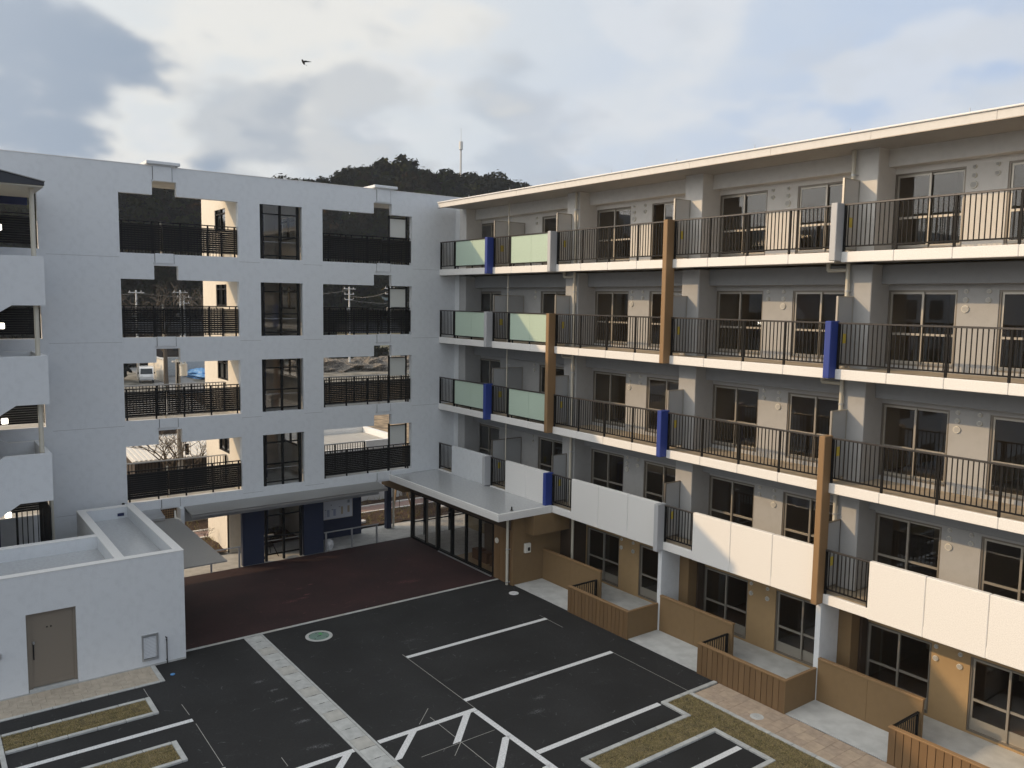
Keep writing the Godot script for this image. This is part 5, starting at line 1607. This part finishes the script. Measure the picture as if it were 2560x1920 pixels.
	tag(mk("road", rd, M.road), "grey lane leading to the hill foot", "", "", "structure")
	build_car(Vector3(4.6, 0, -73.5), -0.2, "white van facing the camera on the lane behind the left openings")
	build_car(Vector3(15.6, 1.2, -91), 1.3, "white van parked higher up by the dark wooden house")
	var lw := thing("garden_wall", Vector3(7.5, 0, -76), "cream concrete retaining wall beside the lane", "wall")
	pb("wall_panel", lw, M.cream, 6.3, 6.6, 0, 2.6, -80, -72); pb("wall_panel", lw, M.kerb, 6.6, 16, 0, 2.4, -80.3, -80); pb("wall_cap", lw, M.kerb_b, 6.2, 6.7, 2.6, 2.75, -80, -72)
	house("timber_house", Vector3(14, 0.4, -99), Vector3(14, 4.6, 6), 1.4, M.wood_wall, M.roof_dark, "dark timber house above the white van on the lane")
	var tb := sb(); quad(tb, Vector3(9.2, 0.3, -73), Vector3(12.0, 0.3, -73), Vector3(13.8, 2.2, -79), Vector3(12.2, 2.2, -79))
	var tbo := thing("blue_tarpaulin", Vector3(11, 0.3, -75), "bright blue tarpaulin spread on the slope by the wall", "tarpaulin")
	mk("sheet", lump(Vector3(12.0, 0.3, -77), Vector3(1.6, 0.75, 3.4), 3, 0.5), M.tarp, tbo)
	bush("thicket", Vector3(-0.8, 0, -76), Vector3(4.5, 5.0, 4.0), "leaf_dark", 1800, 0.35, "dark green thicket left of the lane", "shrub", 401)
	for k in 4: bush("hedge_shrub", Vector3(36 + k * 3.2, 0.2, -92), Vector3(2.4, 2.4, 1.6), "hedge", 900, 0.25, ["rounded green shrub left end of the row behind the rubble", "clipped green shrub second from left behind the rubble", "wide green hedge shrub below the yellow house", "green hedge shrub right end of the row behind the rubble"][k], "shrub", 410 + k)
	house("yellow_house", Vector3(46, 0.5, -98), Vector3(9, 4.2, 6), 1.6, M.yellow_wall, M.roof_dark, "pale yellow house behind hedge and rubble")
	house("blue_roof_shed", Vector3(58.5, 6.8, -108), Vector3(11, 3.3, 6), 1.3, M.wood_wall, M.blue_roof, "dark timber shed with a blue grey roof at the hill foot")
	var rm := [[30, -80, 6.5, 1.7, 4], [37, -79, 6, 1.8, 4], [44, -81, 7, 1.7, 4.5]]
	for k in 3:
		var q: Array = rm[k]
		var m := thing("rubble_mound", Vector3(q[0], 0, q[1]), ["left heap of grey rubble in the field", "middle heap of grey rubble in the field", "right heap of grey rubble in the field"][k], "rubble")
		mk("heap", lump(Vector3(q[0], -0.2, q[1]), Vector3(q[2], q[3], q[4]), 20 + k, 0.55, 18, 30), M.rubble, m)
	utility_pole(Vector3(32.9, 0, -78), 11.9, "white utility pole with cross arms right of the lift hall openings", M.pole_white, 3)
	utility_pole(Vector3(4.7, 0, -78), 10.85, "slim utility pole with one cross arm seen in left opening", M.pole_white, 1)
	utility_pole(Vector3(9.85, 0, -78), 10.95, "thick pale utility pole right of the bare tree", M.pole_white, 1)
	utility_pole(Vector3(10.8, 0, -80), 10.35, "short utility pole behind the thick pale one", M.pole_white, 2)
	utility_pole(Vector3(36.2, 0, -72), 12.0, "utility pole with transformer at the frosted screen", M.pole_white, 2)
	wire(Vector3(32.9, 10.6, -78), Vector3(36.2, 11.4, -72), 0.5, "overhead wire between the white pole and the frosted screen", 0.025)
	wire(Vector3(32.9, 10.0, -78), Vector3(60, 12.0, -90), 1.2, "low overhead wire running right across the dark wood", 0.025)
	wire(Vector3(4.7, 10.5, -78), Vector3(32.9, 11.4, -78), 1.0, "long overhead wire running from the slim pole to the white pole", 0.025)
	wire(Vector3(-30, 10.2, -78), Vector3(4.7, 10.4, -78), 0.8, "overhead wire leaving to the left from the slim pole", 0.025)

func build_bird() -> void:
	var c := Vector3(2.34, 24.64, -20)
	var o := thing("bird", c, "dark bird in flight high in the pale sky", "bird")
	var st := lump(c, Vector3(0.17, 0.075, 0.075), 3, 0.1, 10, 12)
	var b := mk("body", st, M.feather, o)
	b.position = Vector3.ZERO
	b.mesh = lump(Vector3.ZERO, Vector3(0.19, 0.07, 0.07), 3, 0.1, 10, 12).commit()
	b.rotation = Vector3(0, 0.5, -0.75)
	for k in 2:
		var s := sb()
		var tip: Vector3 = [Vector3(0.34, 0.19, -0.25), Vector3(0.46, 0.04, 0.22)][k]
		var f := Vector3(-0.02, 0.05, 0)
		var m2 := tip * 0.5 + Vector3(0.0, 0.05, 0)
		for q in [[f, m2, Vector3(0.08, -0.01, 0)], [m2, tip, Vector3(0.08, -0.01, 0)]]:
			tri(s, q[0], q[1], q[2]); tri(s, q[2], q[1], q[0])
			tri(s, q[0] + Vector3(0, 0.012, 0), q[2] + Vector3(0, 0.012, 0), q[1] + Vector3(0, 0.012, 0))
		var w := mk("wing", s, M.feather, o); w.position = Vector3.ZERO
	var t := sb()
	tri(t, Vector3(0.12, -0.11, 0), Vector3(0.2, -0.2, 0.03), Vector3(0.24, -0.15, -0.03)); tri(t, Vector3(0.12, -0.11, 0), Vector3(0.24, -0.15, -0.03), Vector3(0.2, -0.2, 0.03))
	var tl := mk("tail", t, M.feather, o); tl.position = Vector3.ZERO

# ------------------------------------------------------------------
func _ready() -> void:
	var cam := Camera3D.new()
	cam.name = "camera"
	cam.position = Vector3(-18.374, 10.031, 29.983)
	cam.rotation = Vector3(-0.09908, -0.63970, 0.01519)
	cam.fov = 50.18
	cam.near = 0.1
	cam.far = 1500
	add_child(cam)
	cam.current = true
	var we := WorldEnvironment.new()
	we.name = "environment"
	var env := Environment.new()
	env.background_mode = Environment.BG_SKY
	env.sky = make_sky(Basis.from_euler(cam.rotation), Vector3(-1.0, 0.6, -0.68).normalized())
	env.background_energy_multiplier = 1.0
	env.ambient_light_source = Environment.AMBIENT_SOURCE_SKY
	env.tonemap_mode = Environment.TONE_MAPPER_LINEAR
	env.tonemap_exposure = 1.0
	env.fog_enabled = true
	env.fog_density = 0.0003
	env.fog_light_color = Color(0.80, 0.84, 0.88)
	env.sdfgi_enabled = true
	env.ssao_enabled = true
	env.ssil_enabled = true
	we.environment = env
	add_child(we)
	var sun := DirectionalLight3D.new()
	sun.name = "sun"
	sun.light_energy = 0.82
	sun.light_color = Color(1.0, 0.85, 0.65)
	sun.light_angular_distance = 0.6
	sun.shadow_enabled = true
	add_child(sun)
	sun.look_at_from_position(Vector3.ZERO, Vector3(1.0, -0.6, 0.68), Vector3.UP)

	make_materials()
	make_asphalt()
	build_courtyard()
	build_right_wing()
	build_back_wing()
	build_hall()
	build_stair_tower()
	build_shed()
	build_hills()
	build_neighbourhood()
	build_terraces()
	build_lobby_things()
	build_bird()
